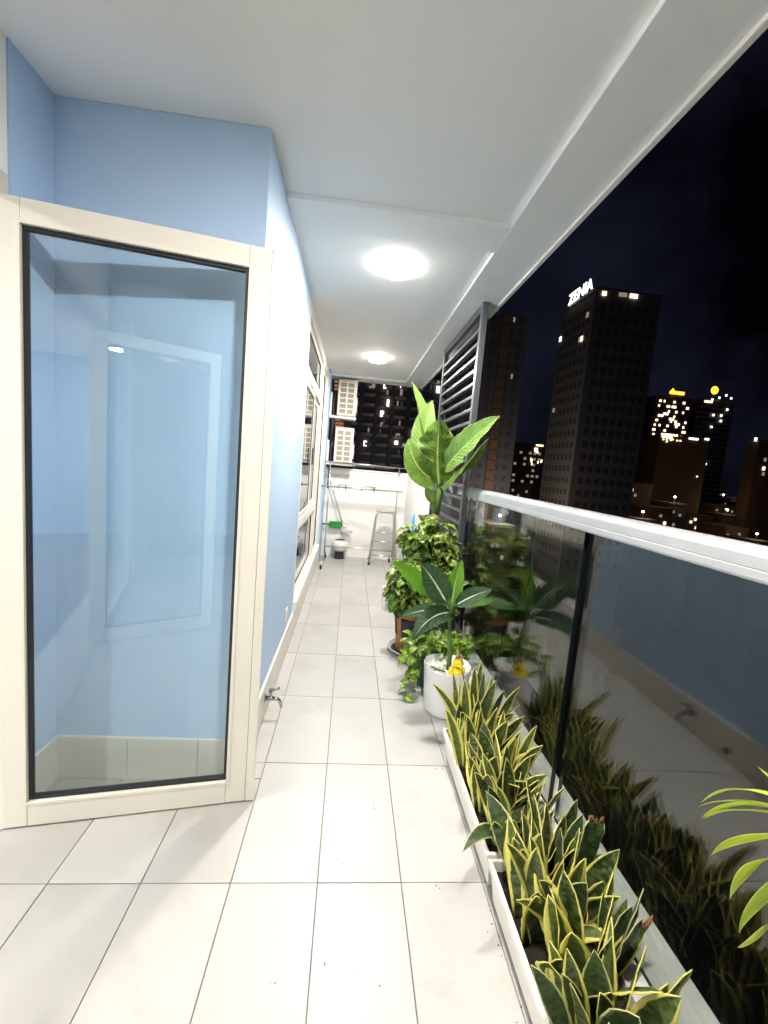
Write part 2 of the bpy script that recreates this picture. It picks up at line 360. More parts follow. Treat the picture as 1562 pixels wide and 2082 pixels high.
# tiles
def tile_mesh(w, d):
    return MB().box(-w / 2, w / 2, -d / 2, d / 2, -.006, .0).mesh('tile', MT['tile'])
_tm = {}
def put_tile(x0, x1, y0, y1):
    w, d = round(x1 - x0, 4), round(y1 - y0, 4)
    if w < .02 or d < .02: return
    key = (w, d)
    if key not in _tm: _tm[key] = tile_mesh(w - .0034, d - .0034)
    o = add('tile', _tm[key], floor, .0012, ((x0 + x1) / 2, (y0 + y1) / 2, ru(-.0006, .0006)))
    o.rotation_euler = (ru(-.0012, .0012), ru(-.0014, .0014), 0)
for j in range(-7, 9):
    y0, y1 = TY0 + j * TDY, min(TY0 + (j + 1) * TDY, 6.55)
    if y0 > 6.5: continue
    for i in range(-4, 3):
        x0, x1 = TX0 + i * TDX, TX0 + (i + 1) * TDX
        if i == 2: x1 = .862
        if y0 >= 1.8:
            if i < -1: continue
            if i == -1: put_tile(-.396, x0, y0, y1)
        elif y1 > 1.815:
            if i < -1:
                put_tile(x0, x1, y0, 1.812); continue
            if i == -1: put_tile(-.396, x0, 1.815, y1)
        put_tile(x0, x1, y0, y1)
    if y0 < 1.6: put_tile(-1.56, TX0 - 4 * TDX, y0, min(y1, 1.8))
# ceiling: slab with sunk panels, beams around them
cb = MB()
cb.box(-4.7, .985, -4.6, 6.55, 2.776, 2.95)
cb.box(.715, .985, -4.6, 6.55, 2.75, 2.7755)       # edge beam
cb.box(-.41, .7148, 2.19, 2.445, 2.75, 2.7755)     # cross beam
cb.box(-.41, .7148, 6.25, 6.55, 2.75, 2.7755)
ceiling = struct(cb.build('ceiling', MT['ceil'], bevel=.003))
struct(MB().box(.9855, 1.012, -4.6, 6.58, 2.735, 2.95).build('ceiling_edge', MT['ceil_edge'], bevel=.004))
# blue wall block with its front face and side face
bw = tag(MB().box(-2.3, -.41, 1.81, 3.46, -.19, 2.7755).build('blue_wall', MT['blue'], bevel=.004), 'pale blue painted wall corner behind the open glass door', 'wall')
def skirt_run(par, axis, fixed, a, b, step, z1=.2):
    t = a
    while t < b - .02:
        e = min(t + step, b)
        if axis == 'y': MB().box(fixed[0], fixed[1], t + .001, e - .001, .001, z1).build('skirting_tile', MT['skirt'], par, .0015)
        else: MB().box(t + .001, e - .001, fixed[0], fixed[1], .001, z1).build('skirting_tile', MT['skirt'], par, .0015)
        t = e
skirt_run(bw, 'y', (-.4098, -.396), 1.80, 3.46, .593)
skirt_run(bw, 'x', (1.796, 1.8098), -1.208, -.411, .305)
jw = tag(MB().box(-1.5, -1.21, 1.60, 1.809, -.19, 2.7755).build('blue_wall_return', MT['blue']), 'short blue wall return beside the door hinge', 'wall')
skirt_run(jw, 'y', (-1.2098, -1.196), 1.61, 1.795, .593)
# far end parapet, side parapet
pw = tag(MB().box(-.9, 1.05, 6.55, 6.70, -.19, 1.39).build('end_parapet', MT['white_wall'], bevel=.006), 'white parapet wall closing the far end of the balcony', 'wall')
MB().box(-.6, 1.07, 6.535, 6.715, 1.3905, 1.41).build('coping', MT['white_wall'], pw, .004)
sw = tag(MB().box(.90, 1.05, 4.12, 6.549, -.19, 1.385).build('side_parapet', MT['white_wall'], bevel=.006), 'white side parapet wall behind the grey slatted screen', 'wall')
# curb under the glass railing
curb = tag(MB().box(.864, 1.056, -4.4, 4.10, -.19, .146).build('railing_curb', MT['curb'], bevel=.004), 'pale terrazzo curb carrying the glass railing', 'curb')
# building body and wall behind camera
struct(MB().box(-4.75, 1.05, -4.9, -4.6, -.3, 2.95).build('rear_wall', MT['blue']))
struct(MB().box(-4.75, -4.6, -4.6, 1.81, -.19, 2.7755).build('room_wall', MT['room']))
struct(MB().box(-4.6, -2.301, 1.60, 1.81, -.19, 2.7755).build('room_wall', MT['room']))
struct(MB().box(-2.30, -1.5005, 1.59, 1.809, -.19, 2.7755).build('room_wall', MT['room']))
struct(MB().box(-1.33, -1.22, -4.6, -1.62, -.19, 2.7755).build('rear_side_wall', MT['white_wall']))
sg_ = thing('side_window', 'cream framed fixed glass panel behind the camera beside the doorway', 'window', (-1.27, -.9, 0))
for q in ((-.715, -.655, 0, 2.7745), (.61, .659, 0, 2.7745)): MB().box(-.04, .04, q[0], q[1], q[2], q[3]).build('jamb', MT['cream'], sg_, .003)
for q in ((0, .07), (2.70, 2.7745)): MB().box(-.04, .04, -.654, .609, q[0], q[1]).build('rail', MT['cream'], sg_, .003)
MB().box(-.004, .004, -.654, .609, .0705, 2.6995).build('glass_pane', MT['glass_door'], sg_)

# ------------------------------------------------------------------ ceiling lamps
def lamp(x, y, label, flat=False):
    t = thing('ceiling_or_fill_lamp', label, 'ceiling lamp', (x, y, 2.776), 'round ceiling lamps along the balcony')
    if flat:
        MB().lathe([(.126, 0), (.130, -.006), (.129, -.012), (.125, -.014), (.1225, -.012), (.122, -.008)], 48).build('housing', MT['lampbody'], t, smooth=True)
        MB().lathe([(.121, -.008), (.118, -.013), (.100, -.015), (.0, -.016)], 48).build('diffuser', MT['lamp_room'], t, smooth=True)
    else:
        MB().lathe([(.090, 0), (.091, -.012), (.088, -.0125)], 48).build('housing', MT['lampbody'], t, smooth=True)
        MB().lathe([(.092, -.013), (.099, -.018), (.099, -.044), (.096, -.050)], 48).build('diffuser_rim', MT['lamp_side'], t, smooth=True)
        MB().lathe([(.0955, -.0502), (.088, -.0525), (.065, -.0550), (.035, -.0565), (.0, -.057)], 48).build('diffuser', MT['lamp'], t, smooth=True)
lamp(.19, 2.78, 'round white ceiling lamp glowing nearest the glass door')
lamp(.215, 5.06, 'farther round glowing ceiling lamp near the air conditioners')
lamp(.20, .50, 'round ceiling lamp directly above the camera, out of frame')
lamp(-1.64, -3.43, 'flat round room lamp behind the camera, mirrored in the door glass', True)
lamp(-2.9, .55, 'added flat round fill lamp inside the left doorway, out of frame', True)  # unseen lamp added as fill, shining out through the doorway
lamp(-2.9, -1.5, 'added flat round fill lamp deeper inside the room, out of frame', True)  # second unseen lamp added for the same doorway fill

# ------------------------------------------------------------------ glass doors
def door(label, p0, p1, mirror=False, edge=True):
    a, b = Vector(p0), Vector(p1); L = (b - a).length; ang = math.atan2(b.y - a.y, b.x - a.x)
    t = thing('glass_door', label, 'door', (a.x, a.y, 0), 'tall framed glass door leaves'); t.rotation_euler.z = ang
    T = .05; s = .080; z0, z1 = .008, 2.27
    MB().box(0, s, 0, T, z0, z1).build('stile', MT['cream'], t, .004)
    MB().box(L - s, L, 0, T, z0, z1).build('stile', MT['cream'], t, .004)
    MB().box(s + .0005, L - s - .0005, 0, T, z1 - s, z1).build('top_rail', MT['cream'], t, .003)
    MB().box(s + .0005, L - s - .0005, 0, T, z0, z0 + .1).build('bottom_rail', MT['cream'], t, .003)
    g = MB(); i0, i1, j0, j1 = s + .001, L - s - .001, z0 + .101, z1 - s - .001; w = .011
    for q in ((i0, i0 + w, j0, j1), (i1 - w, i1, j0, j1), (i0 + w, i1 - w, j0, j0 + w), (i0 + w, i1 - w, j1 - w, j1)):
        g.box(q[0], q[1], .012, .034, q[2], q[3])
    g.build('gasket', MT['gasket'], t)
    # glazing bead standing proud around the pane
    bd = MB(); w = .014
    for q in ((s - w, s, z0 + .1 - w, z1 - s + w), (L - s, L - s + w, z0 + .1 - w, z1 - s + w), (s, L - s, z0 + .1 - w, z0 + .1), (s, L - s, z1 - s, z1 - s + w)):
        bd.box(q[0], q[1], -.0025, .002, q[2], q[3])
    bd.build('glazing_bead', MT['cream'], t, .0015)
    MB().box(i0 + .010, i1 - .010, .020, .026, j0 + .010, j1 - .010).build('glass_pane', MT['glass_door'], t)
    if edge:
        MB().box(L + .0025, L + .038, -.004, .03, z0 + .002, z1 - .004).build('edge_strip', MT['cream'], t, .003)
        MB().box(L - .01, L + .036, .004, .026, z1 - .0035, z1 + .004).build('edge_cap', MT['cream'], t, .002)
        MB().box(.01, L - .01, .014, .036, .0005, .0075).build('sweep', MT['gasket'], t)
    for z in (.3, 1.15, 2.0):
        MB().tube([(-.008, .02, z - .05), (-.008, .02, z + .05)], .009, 10).build('hinge', MT['cream'], t, smooth=True)
    return t
door('cream framed glass door standing open in front of the blue wall corner', (-1.218, 1.528), (-.353, 1.676))
door('second cream framed glass door leaf behind the camera, mirrored in the first', (-1.28, -.15), (-.46, -.31), edge=False)
fr = thing('door_frame', 'cream frame around the double doorway in the left wall', 'door frame', (-1.26, 0, 0))
MB().box(-.045, .048, 1.535, 1.598, 0, 2.36).build('jamb', MT['cream'], fr, .004)
MB().box(-.045, .048, -.23, -.165, 0, 2.36).build('jamb', MT['cream'], fr, .004)
MB().box(-.045, .048, -.164, 1.534, 2.29, 2.36).build('head', MT['cream'], fr, .004)
tag(MB().box(-1.5, -1.215, -.24, 1.597, 2.3605, 2.7755).build('lintel_wall', MT['white_wall']), 'white wall piece over the doorway beside the open door', 'wall')

# ------------------------------------------------------------------ window wall on the left
wn = thing('window_wall', 'white framed sliding windows along the left side beyond the blue wall', 'window', (-.41, 0, 0))
Y0, Y1 = 3.461, 6.0
def bar(n, y0, y1, z0, z1, x0=-.07, x1=.0): return MB().box(x0, x1, y0, y1, z0, z1).build(n, MT['frame_white'], wn, .003)
bar('header', Y0, Y1, 2.66, 2.7745)
bar('sill_ledge', Y0, Y1 + .0, .2005, .285, -.12, .03)
bar('mullion', Y0 + .001, Y0 + .05, .2855, 2.6595); bar('mullion', 5.10, 5.19, .2855, 2.6595); bar('mullion', Y1 - .06, Y1 - .001, .2855, 2.6595)
bar('transom', Y0 + .0505, 5.0995, 2.17, 2.26); bar('transom', Y0 + .0505, 5.0995, .90, .985)
# sliding sash
def sash(y0, y1, z0, z1, x0, x1):
    s_ = bar('sash', y0, y0 + .05, z0, z1, x0, x1)
    for q in ((y1 - .05, y1, z0, z1), (y0 + .0505, y1 - .0505, z0, z0 + .05), (y0 + .0505, y1 - .0505, z1 - .05, z1)): bar('sash', *q, x0, x1)
    g = MB(); w = .008
    for q in ((y0 + .05, y0 + .05 + w, z0 + .05, z1 - .05), (y1 - .05 - w, y1 - .05, z0 + .05, z1 - .05), (y0 + .06, y1 - .06, z0 + .05, z0 + .058), (y0 + .06, y1 - .06, z1 - .058, z1 - .05)):
        g.box(x0 + .008, x1 - .006, q[0], q[1], q[2], q[3])
    g.build('gasket', MT['gasket'], wn)
    MB().box((x0 + x1) / 2 - .003, (x0 + x1) / 2 + .003, y0 + .05, y1 - .05, z0 + .05, z1 - .05).build('glass_pane', MT['glass_win'], wn)
sash(Y0 + .052, 4.34, .988, 2.168, -.030, -.005); sash(4.30, 5.098, .988, 2.168, -.060, -.034)
sash(Y0 + .052, 5.098, 2.262, 2.658, -.055, -.025); sash(Y0 + .052, 5.098, .287, .898, -.055, -.025)
sash(5.192, 5.938, .287, 2.658, -.055, -.025)
MB().box(.002, .014, 4.29, 4.315, 1.45, 1.62).build('handle', MT['gasket'], wn, .003)
skb = tag(MB().box(-.6, -.4105, Y0, Y1, -.19, .2).build('sill_wall', MT['white_wall']), 'low tiled wall below the sliding windows', 'wall')
skirt_run(skb, 'y', (-.4103, -.396), Y0, Y1, .593, .199)
pil = tag(MB().box(-.62, -.385, 6.001, 6.549, -.19, 2.7745).build('blue_pilaster', MT['blue'], bevel=.004), 'narrow blue wall pier between windows and air conditioners', 'wall')
# room behind windows
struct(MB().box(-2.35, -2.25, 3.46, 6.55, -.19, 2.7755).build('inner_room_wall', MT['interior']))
cu = MB(); n = 120
for i in range(n + 1):
    y = 3.5 + (2.9) * i / n; x = -1.0 + .035 * math.sin(i * .75) + .015 * math.sin(i * 1.9)
    cu.v += [(x, y, .03), (x, y, 2.7)]
for i in range(n): cu.f.append((2 * i, 2 * i + 2, 2 * i + 3, 2 * i + 1))
cu.smooth = True
cuo = tag(cu.build('curtain', MT['curtain']), 'grey curtain hanging inside behind the sliding windows', 'curtain')
so = cuo.modifiers.new('thick', 'SOLIDIFY'); so.thickness = .004

# tap, socket, drain
tp = thing('water_tap', 'small chrome water tap on the skirting at the foot of the blue wall', 'tap', (-.396, 2.27, .125)); tp.scale = (.72, .85, .9)
MB().tube([(0, 0, 0), (.012, 0, 0)], .026, 16).build('flange', MT['chrome'], tp, smooth=False)
MB().tube([(.01, 0, 0), (.05, 0, 0), (.075, 0, 0)], [.016, .017, .015], 14).tube([(.045, 0, .0), (.045, 0, .035), (.045, 0, .05)], [.013, .012, .014], 12).build('valve_body', MT['chrome'], tp, smooth=True)
MB().tube(bez(Vector((.07, 0, 0)), Vector((.13, 0, .005)), Vector((.135, 0, -.055)), 8), [.012] * 7 + [.013, .013], 12).build('spout', MT['chrome'], tp, smooth=True)
MB().tube([(.035, 0, .055), (.08, 0, .058), (.115, 0, .072)], [.012, .008, .010], 10).build('lever', MT['chrome'], tp, smooth=True)
so_ = tag(MB().box(-.4098, -.402, 3.02, 3.10, .255, .375).build('socket_box', MT['whitep'], bevel=.003), 'small white cable plate low on the blue wall', 'socket')
MB().box(-.4018, -.3985, 3.045, 3.075, .285, .345).build('cover', MT['frame_white'], so_, .001)
tag(MB().tube([(-.396, 2.02, .055), (-.383, 2.02, .055)], .018, 12).build('drain_outlet', MT['post']), 'dark round drain outlet in the skirting below the tap', 'drain')

# ------------------------------------------------------------------ glass railing
gr = thing('glass_railing', 'glass balcony railing with pale metal handrail on a curb', 'railing', (.93, 0, .146))
MB().box(-.007, .007, -4.3, 1.457, .004, 1.20).build('glass_pane', MT['glass_rail'], gr)
MB().box(-.007, .007, 1.517, 3.085, .004, 1.20).build('glass_pane', MT['glass_rail'], gr)
MT['glass_edge'] = mat('glass_edge', (.006, .010, .010), .25)
MB().box(-.0085, .0085, 1.5135, 1.5165, .004, 1.17).build('glass_edge', MT['glass_edge'], gr)
MB().box(-.0075, .0075, 1.4575, 1.4595, .004, 1.17).build('glass_edge', MT['glass_edge'], gr)
prof = [(-.034, 1.172), (-.036, 1.178), (-.036, 1.196), (-.0352, 1.197), (-.0352, 1.199), (-.036, 1.200), (-.036, 1.226), (-.034, 1.233), (-.028, 1.240), (-.015, 1.246), (.012, 1.248), (.030, 1.242), (.036, 1.230), (.036, 1.18), (.034, 1.172)]
hr = MB()
for y in (-4.3, 3.36):
    hr.v += [(x, y, z) for x, z in prof]
n = len(prof)
for k in range(n): hr.f.append((k, (k + 1) % n, n + (k + 1) % n, n + k))
hr.f.append(tuple(reversed(range(n)))); hr.f.append(tuple(range(n, 2 * n)))
hr.build('handrail', MT['rail'], gr)
MB().box(-.040, .040, 3.3605, 3.368, 1.168, 1.251).build('end_cap', MT['rail'], gr, .002)
MB().box(-.011, -.0065, -4.3, 1.457, .0005, .008).build('bottom_gasket', MT['gasket'], gr)
MB().box(-.011, -.0065, 1.517, 3.08, .0005, .008).build('bottom_gasket', MT['gasket'], gr)

# ------------------------------------------------------------------ slatted screen
sc_ = thing('slatted_screen', 'tall grey metal slatted screen from curb to ceiling beyond the railing', 'screen', (.89, 0, 0))
MB().box(-.022, .022, 3.10, 3.15, .1465, 2.7495).build('post', MT['screen'], sc_, .002)
MB().box(-.022, .022, 4.33, 4.38, .1465, 2.7495).build('post', MT['screen'], sc_, .002)
MB().box(-.020, .020, 3.1505, 4.3295, 2.69, 2.748).build('top_rail', MT['screen'], sc_, .002)
sl = MB().box(-.017, .017, -.5893, .5893, -.012, .012).mesh('slat', MT['screen'])
z = .22
while z < 2.66:
    o = add('slat', sl, sc_, .002, (0, 3.74, z)); o.rotation_euler.y = ru(-.02, .02); z += .098

# ================================================================== PLANTS IN THE TWO PLANTERS
def planter(y0, y1, label):
    t = thing('planter_box', label, 'planter', (.722, (y0 + y1) / 2, 0), 'white rectangular planters along the curb')
    L = (y1 - y0) / 2
    def ring(hx, hy, z): return [(-hx, -hy, z), (hx, -hy, z), (hx, hy, z), (-hx, hy, z)]
    mb = MB()
    for hx, hy, z in ((.112, L - .02, .012), (.128, L - .004, .130), (.138, L, .132), (.139, L, .158), (.126, L - .012, .159), (.118, L - .02, .06)):
        mb.v += ring(hx, hy, z)
    for i in range(5):
        for k in range(4): mb.f.append((4 * i + k, 4 * i + (k + 1) % 4, 4 * i + 4 + (k + 1) % 4, 4 * i + 4 + k))
    mb.f.append((3, 2, 1, 0)); mb.f.append((20, 21, 22, 23))
    mb.build('box', MT['planter'], t, .004)
    for sx in (-1, 1):
        for sy in (-1, 1):
            MB().box(sx * .085 - .02, sx * .085 + .02, sy * (L - .07) - .02, sy * (L - .07) + .02, .0005, .0115).build('foot', MT['planter'], t)
    gm = MB(); nx, ny = 8, 24
    for j in range(ny + 1):
        for i in range(nx + 1):
            gm.v.append((-.121 + .242 * i / nx, -(L - .016) + 2 * (L - .016) * j / ny, .128 + ru(-.008, .008)))
    for j in range(ny):
        for i in range(nx): b = j * (nx + 1) + i; gm.f.append((b, b + 1, b + nx + 2, b + nx + 1))
    gm.build('soil', MT['soil'], t)
    return t
planter(1.285, 2.0, 'white planter box between the mug-shaped pot and the nearer planter')
planter(.52, 1.272, 'white planter box nearest the camera, in the bottom right corner')

def snake_leaf(par, base, tip, width, face, bend=.0, mt='snake', curl=0.0, sw=None, fold=.22):
    base, tip = Vector(base), Vector(tip); d = tip - base; mid = (base + tip) / 2 + Vector((0, 0, 1)) * d.length * .10 - Vector((d.x, d.y, 0)) * (.18 + bend)
    pts = bez(base, mid, tip, 10)
    me = leaf_mesh(pts, width / 2, face, sw or sh_sword, fold=fold, curl=curl, m=MT[mt], cols=6, ripple=.06)
    o = add('leaf', me, par); s_ = o.modifiers.new('thick', 'SOLIDIFY'); s_.thickness = .0022; s_.offset = 0
    return o
def snake(cx, cy, n, spread, hmin, hmax, label, seed, wid=(.052, .084), rx=.09, ry=.06):
    random.seed(seed)
    t = thing('snake_plant', label, 'snake plant', (cx, cy, .128), 'snake plants growing in the white planters')
    for i in range(n):
        a = 2 * math.pi * (i * .381966 + ru(-.06, .06)); r = math.sqrt((i + .5) / n)
        bx, by = r * rx * math.cos(a), r * ry * math.sin(a)
        h = ru(hmin, hmax) * (1.08 - .32 * r); tl = spread * (.25 + r) * ru(.3, 1.35)
        tip = Vector((bx + math.cos(a) * tl + ru(-.02, .02), by + math.sin(a) * tl + ru(-.02, .02), h))
        lim = .905 - cx
        if tip.x > lim: tip.x = lim - ru(0, .03)
        if tip.x < .585 - cx: tip.x = .585 - cx + ru(0, .04)
        f = Vector((math.cos(a) * .5 + ru(-.7, .7), math.sin(a) * .5 - .75 + ru(-.5, .5), .25))
        snake_leaf(t, (bx, by, -.01), tip, ru(*wid), f, bend=ru(-.1, .25), mt='snake' if rnd() < .72 else 'snake_b', curl=ru(-.9, .9))
    return t
SP = [
 (.715, 1.915, 20, .15, .25, .41, 'snake plant clump at the far end of the far planter, against the mug-shaped pot', 11),
 (.70, 1.77, 20, .14, .20, .35, 'second snake plant clump from the mug-shaped pot in the far planter', 12),
 (.73, 1.64, 20, .14, .17, .32, 'snake plant clump in the middle of the far planter', 13),
 (.71, 1.50, 19, .14, .17, .31, 'snake plant clump in the far planter beside the gap between the glass panes', 14),
 (.72, 1.38, 15, .13, .15, .28, 'snake plant clump at the near end of the far planter, drooping over the rim', 15),
 (.73, 1.19, 15, .12, .22, .35, 'snake plant clump with a broad cut-off leaf at the far end of the near planter', 16),
 (.70, 1.07, 15, .11, .23, .35, 'bright yellow-edged snake plant clump in the near planter, front rosette', 17),
 (.74, .93, 18, .13, .20, .34, 'snake plant clump in the middle of the near planter with a dried leaf tip', 18),
 (.72, .80, 16, .13, .20, .31, 'snake plant clump in the near planter at the bottom edge of the view', 19),
 (.72, .65, 9, .10, .18, .26, 'snake plant clump at the near end of the near planter, below the view', 20)]
SN = []
for s_ in SP:
    SN.append(snake(*s_, wid=(.062, .098) if s_[1] < 1.25 else (.052, .084)))
def add_leaf(i, base, u, v, y, w, face=(0, -1, .2), **k):
    t = SN[i]; tip = PY(u, v, y) - t.location
    return snake_leaf(t, base, tip, w, face, **k)
sh_cut = lambda t: .8 + .25 * t if t < .93 else .85
add_leaf(0, (.0, .02, 0), 965, 1352, 1.93, .055); add_leaf(0, (-.05, -.02, 0), 878, 1388, 1.86, .050, bend=.1); add_leaf(0, (.08, -.05, 0), 1058, 1396, 1.74, .05, bend=.1)
add_leaf(0, (.04, 0, 0), 1003, 1372, 1.92, .045); add_leaf(0, (.02, 0, 0), 985, 1362, 1.95, .04, mt='snake_b')
add_leaf(1, (-.09, -.04, 0), 906, 1440, 1.72, .06, mt='snake'); add_leaf(2, (.08, 0, 0), 1092, 1475, 1.66, .055)
add_leaf(3, (.06, 0, 0), 1114, 1576, 1.46, .065, face=(-.3, -.6, .8), bend=.1); add_leaf(3, (-.04, -.03, 0), 965, 1570, 1.42, .06)
add_leaf(3, (.02, -.04, 0), 1030, 1540, 1.42, .06)
def over_rim(i, base, mid, tip, w, face, mt):
    O_ = SN[i].location; c = mid * 2 - (base + tip) / 2
    o = add('leaf', leaf_mesh([p - O_ for p in bez(base, c, tip, 12)], w / 2, face, sh_oval, fold=.2, m=MT[mt], cols=6, ripple=.05), SN[i]); sd_ = o.modifiers.new('thick', 'SOLIDIFY'); sd_.thickness = .0022
over_rim(4, Vector((.66, 1.36, .14)), PY(985, 1690, 1.30), PY(942, 1730, 1.24), .05, (-.3, -.5, .8), 'snake_b')
add_leaf(5, (.09, -.06, 0), 1212, 1668, 1.12, .062, sw=sh_cut, mt='snake_b', face=(-.1, -1, .3)); add_leaf(5, (.07, .0, 0), 1186, 1655, 1.17, .06, face=(-.3, -.8, .5), mt='snake_b')
for (u, v, y, w) in ((1190, 1745, 1.02, .06), (1028, 1712, 1.05, .055), (1096, 1790, 1.0, .06), (1146, 1748, 1.04, .05), (1050, 1830, .98, .05)):
    add_leaf(6, (ru(-.03, .05), ru(-.03, .02), 0), u, v, y, w, face=(ru(-.2, .2), -1, .45))
add_leaf(7, (.06, 0, 0), 1318, 1878, .93, .05, face=(-.3, -.8, .6)); add_leaf(7, (.05, .0, 0), 1226, 1815, .97, .045, mt='snake_b')
add_leaf(8, (0, 0, 0), 1220, 2018, .76, .055); add_leaf(8, (-.05, .02, 0), 1142, 1980, .80, .05, mt='snake_b'); add_leaf(8, (-.09, .02, 0), 1080, 1962, .84, .055, mt='snake_b')
dt = PY(1318, 1878, .93) - SN[7].location
MB().tube([dt + Vector((-.012, 0, -.014)), dt + Vector((.002, 0, .004)), dt + Vector((.012, .002, .022))], [.008, .006, .002], 6).build('dry_tip', MT['dry'], SN[7], smooth=True)
ct = PY(1212, 1668, 1.12) - SN[5].location
mb = MB()
for k in range(9): mb.tube([ct + Vector((-.022 + k * .0055, ru(-.004, .004), -.008)), ct + Vector((-.024 + k * .006 + ru(-.006, .006), ru(-.006, .006), ru(.006, .022)))], [.004, .0015], 5)
mb.build('dry_tip', MT['dry'], SN[5], smooth=True)

# ------------------------------------------------------------------ mug-shaped pot and what is in it
mg = thing('mug_planter', 'large white mug-shaped pot with a handle, between planter and pothos', 'plant pot', (.695, 2.43, 0))
MB().lathe([(.118, .0005), (.126, .008), (.128, .03), (.134, .12), (.141, .21), (.147, .285), (.148, .296), (.144, .301), (.139, .296), (.135, .25), (.0, .248)], 48).build('body', MT['mug'], mg, smooth=True)
hp = [Vector((.132, -.01, .245)), Vector((.175, -.02, .262)), Vector((.212, -.03, .235)), Vector((.220, -.032, .18)), Vector((.205, -.03, .12)), Vector((.170, -.02, .082)), Vector((.128, -.01, .075))]
hpt = []
for a, b in zip(hp, hp[1:]): hpt += [a, (a + b) / 2]
hpt.append(hp[-1])
MB().tube(hpt, .014, 12).build('handle', MT['mug'], mg, smooth=True)
random.seed(5)
mb = MB()
for k in range(260):
    a, r = ru(0, 6.283), .125 * math.sqrt(rnd()); mb.blob((r * math.cos(a), r * math.sin(a), .252 + ru(0, .012)), (ru(.006, .013), ru(.006, .013), ru(.004, .008)), 6, 4, .12)
stuff(mb.build('pebbles', MT['pebble'], mg, smooth=True))
fg = thing('yellow_figurine', 'small yellow ceramic figurine sitting on pebbles in the mug-shaped pot', 'figurine', (.725, 2.345, .258)); fg.scale = (1.25, 1.25, 1.2)
mb = MB().blob((0, 0, .026), (.036, .032, .028), 16, 10, .03).blob((-.026, -.018, .018), (.016, .018, .016), 10, 7).blob((.026, -.018, .018), (.016, .018, .016), 10, 7)
mb.build('body', MT['yellow'], fg, smooth=True)
mb = MB().blob((.008, 0, .076), (.028, .026, .026), 16, 10, .02)
mb.blob((.008, -.024, .072), (.010, .008, .007), 8, 6)
mb.build('head', MT['yellow'], fg, smooth=True)
for ax in (-.026, .034): MB().blob((ax, -.01, .045), (.012, .014, .016), 8, 6).build('arm', MT['yellow'], fg, smooth=True)
mb = MB()
for k in range(40):
    a, r = ru(0, 6.283), ru(0, .02); mb.blob((.010 + r * math.cos(a), r * math.sin(a), .103 + ru(-.006, .022)), (.005, .005, .006), 5, 4)
mb.build('crown', MT['crownbit'], fg, smooth=True)

DC = (.705, 2.44, .25)
dc = thing('dumb_cane', 'dumb cane with white-ribbed dark leaves growing in the mug-shaped pot', 'houseplant', DC)
O = Vector(DC)
def plant_leaf(par, O, base, mid, tip, width, face, mt, shape=sh_oval, fold=.18, curl=0, ripple=.05, seg=14, petiole=None, prad=.006):
    """base, mid, tip are world points along the leaf's midrib"""
    c = mid * 2 - (base + tip) / 2
    pts = [p - O for p in bez(base, c, tip, seg)]
    add('leaf', leaf_mesh(pts, width / 2, face, shape, fold=fold, curl=curl, m=MT[mt], cols=8, ripple=ripple), par)
    if petiole is not None:
        a = petiole - O; b = pts[0]; e = pts[1]
        MB().tube([a, a.lerp(b, .5) + Vector((0, 0, .015)), b, e], [prad * 1.5, prad, prad * .8, prad * .4], 8).build('petiole', MT['stalk'], par, smooth=True)
top = PY(917, 1238, 2.43)
stem = [O + Vector((0, 0, 0)), O + Vector((.004, 0, .10)), PY(914, 1300, 2.435), top]
MB().tube([p - O for p in stem], [.016, .015, .014, .011], 12).build('stem', MT['stalk'], dc, smooth=True)
mb = MB().tube([Vector((.0, -.03, .0)), Vector((-.07, -.05, .028)), Vector((-.125, -.05, .05))], .006, 7); mb.build('cut_stem', MT['stalk'], dc, smooth=True)
def D(u, v, dy=0): return PY(u, v, 2.43 + dy)
plant_leaf(dc, O, D(884, 1216, .06), D(845, 1178, .07), D(797, 1140, .05), .125, (.15, -.8, .6), 'dumb_plain', petiole=top)
plant_leaf(dc, O, D(908, 1226, -.02), D(880, 1178, -.05), D(856, 1148, -.10), .165, (-.25, -.8, .55), 'dumb', shape=sh_wide, petiole=top - Vector((0, 0, .03)))
plant_leaf(dc, O, D(919, 1234, 0), D(926, 1185, .01), D(940, 1138, .03), .105, (-.2, -1, .1), 'dumb_bright', fold=.28, petiole=top - Vector((0, 0, .01)))
plant_leaf(dc, O, D(926, 1231, -.02), D(962, 1212, -.06), D(1001, 1199, -.10), .105, (.1, -.75, .7), 'dumb', petiole=top - Vector((0, 0, .02)))
plant_leaf(dc, O, D(930, 1232, .05), D(966, 1224, .10), D(1004, 1222, .13), .08, (.1, -.6, .8), 'dumb_plain', petiole=top - Vector((0, 0, .02)))
plant_leaf(dc, O, D(888, 1237, .0), D(852, 1243, -.02), D(813, 1254, -.05), .085, (-.1, -.6, .8), 'dumb', petiole=top - Vector((0, 0, .04)))
plant_leaf(dc, O, D(918, 1246, -.03), D(876, 1258, -.14), D(838, 1303, -.18), .135, (-.35, -.7, .6), 'dumb', shape=sh_wide, petiole=top - Vector((0, 0, .05)))

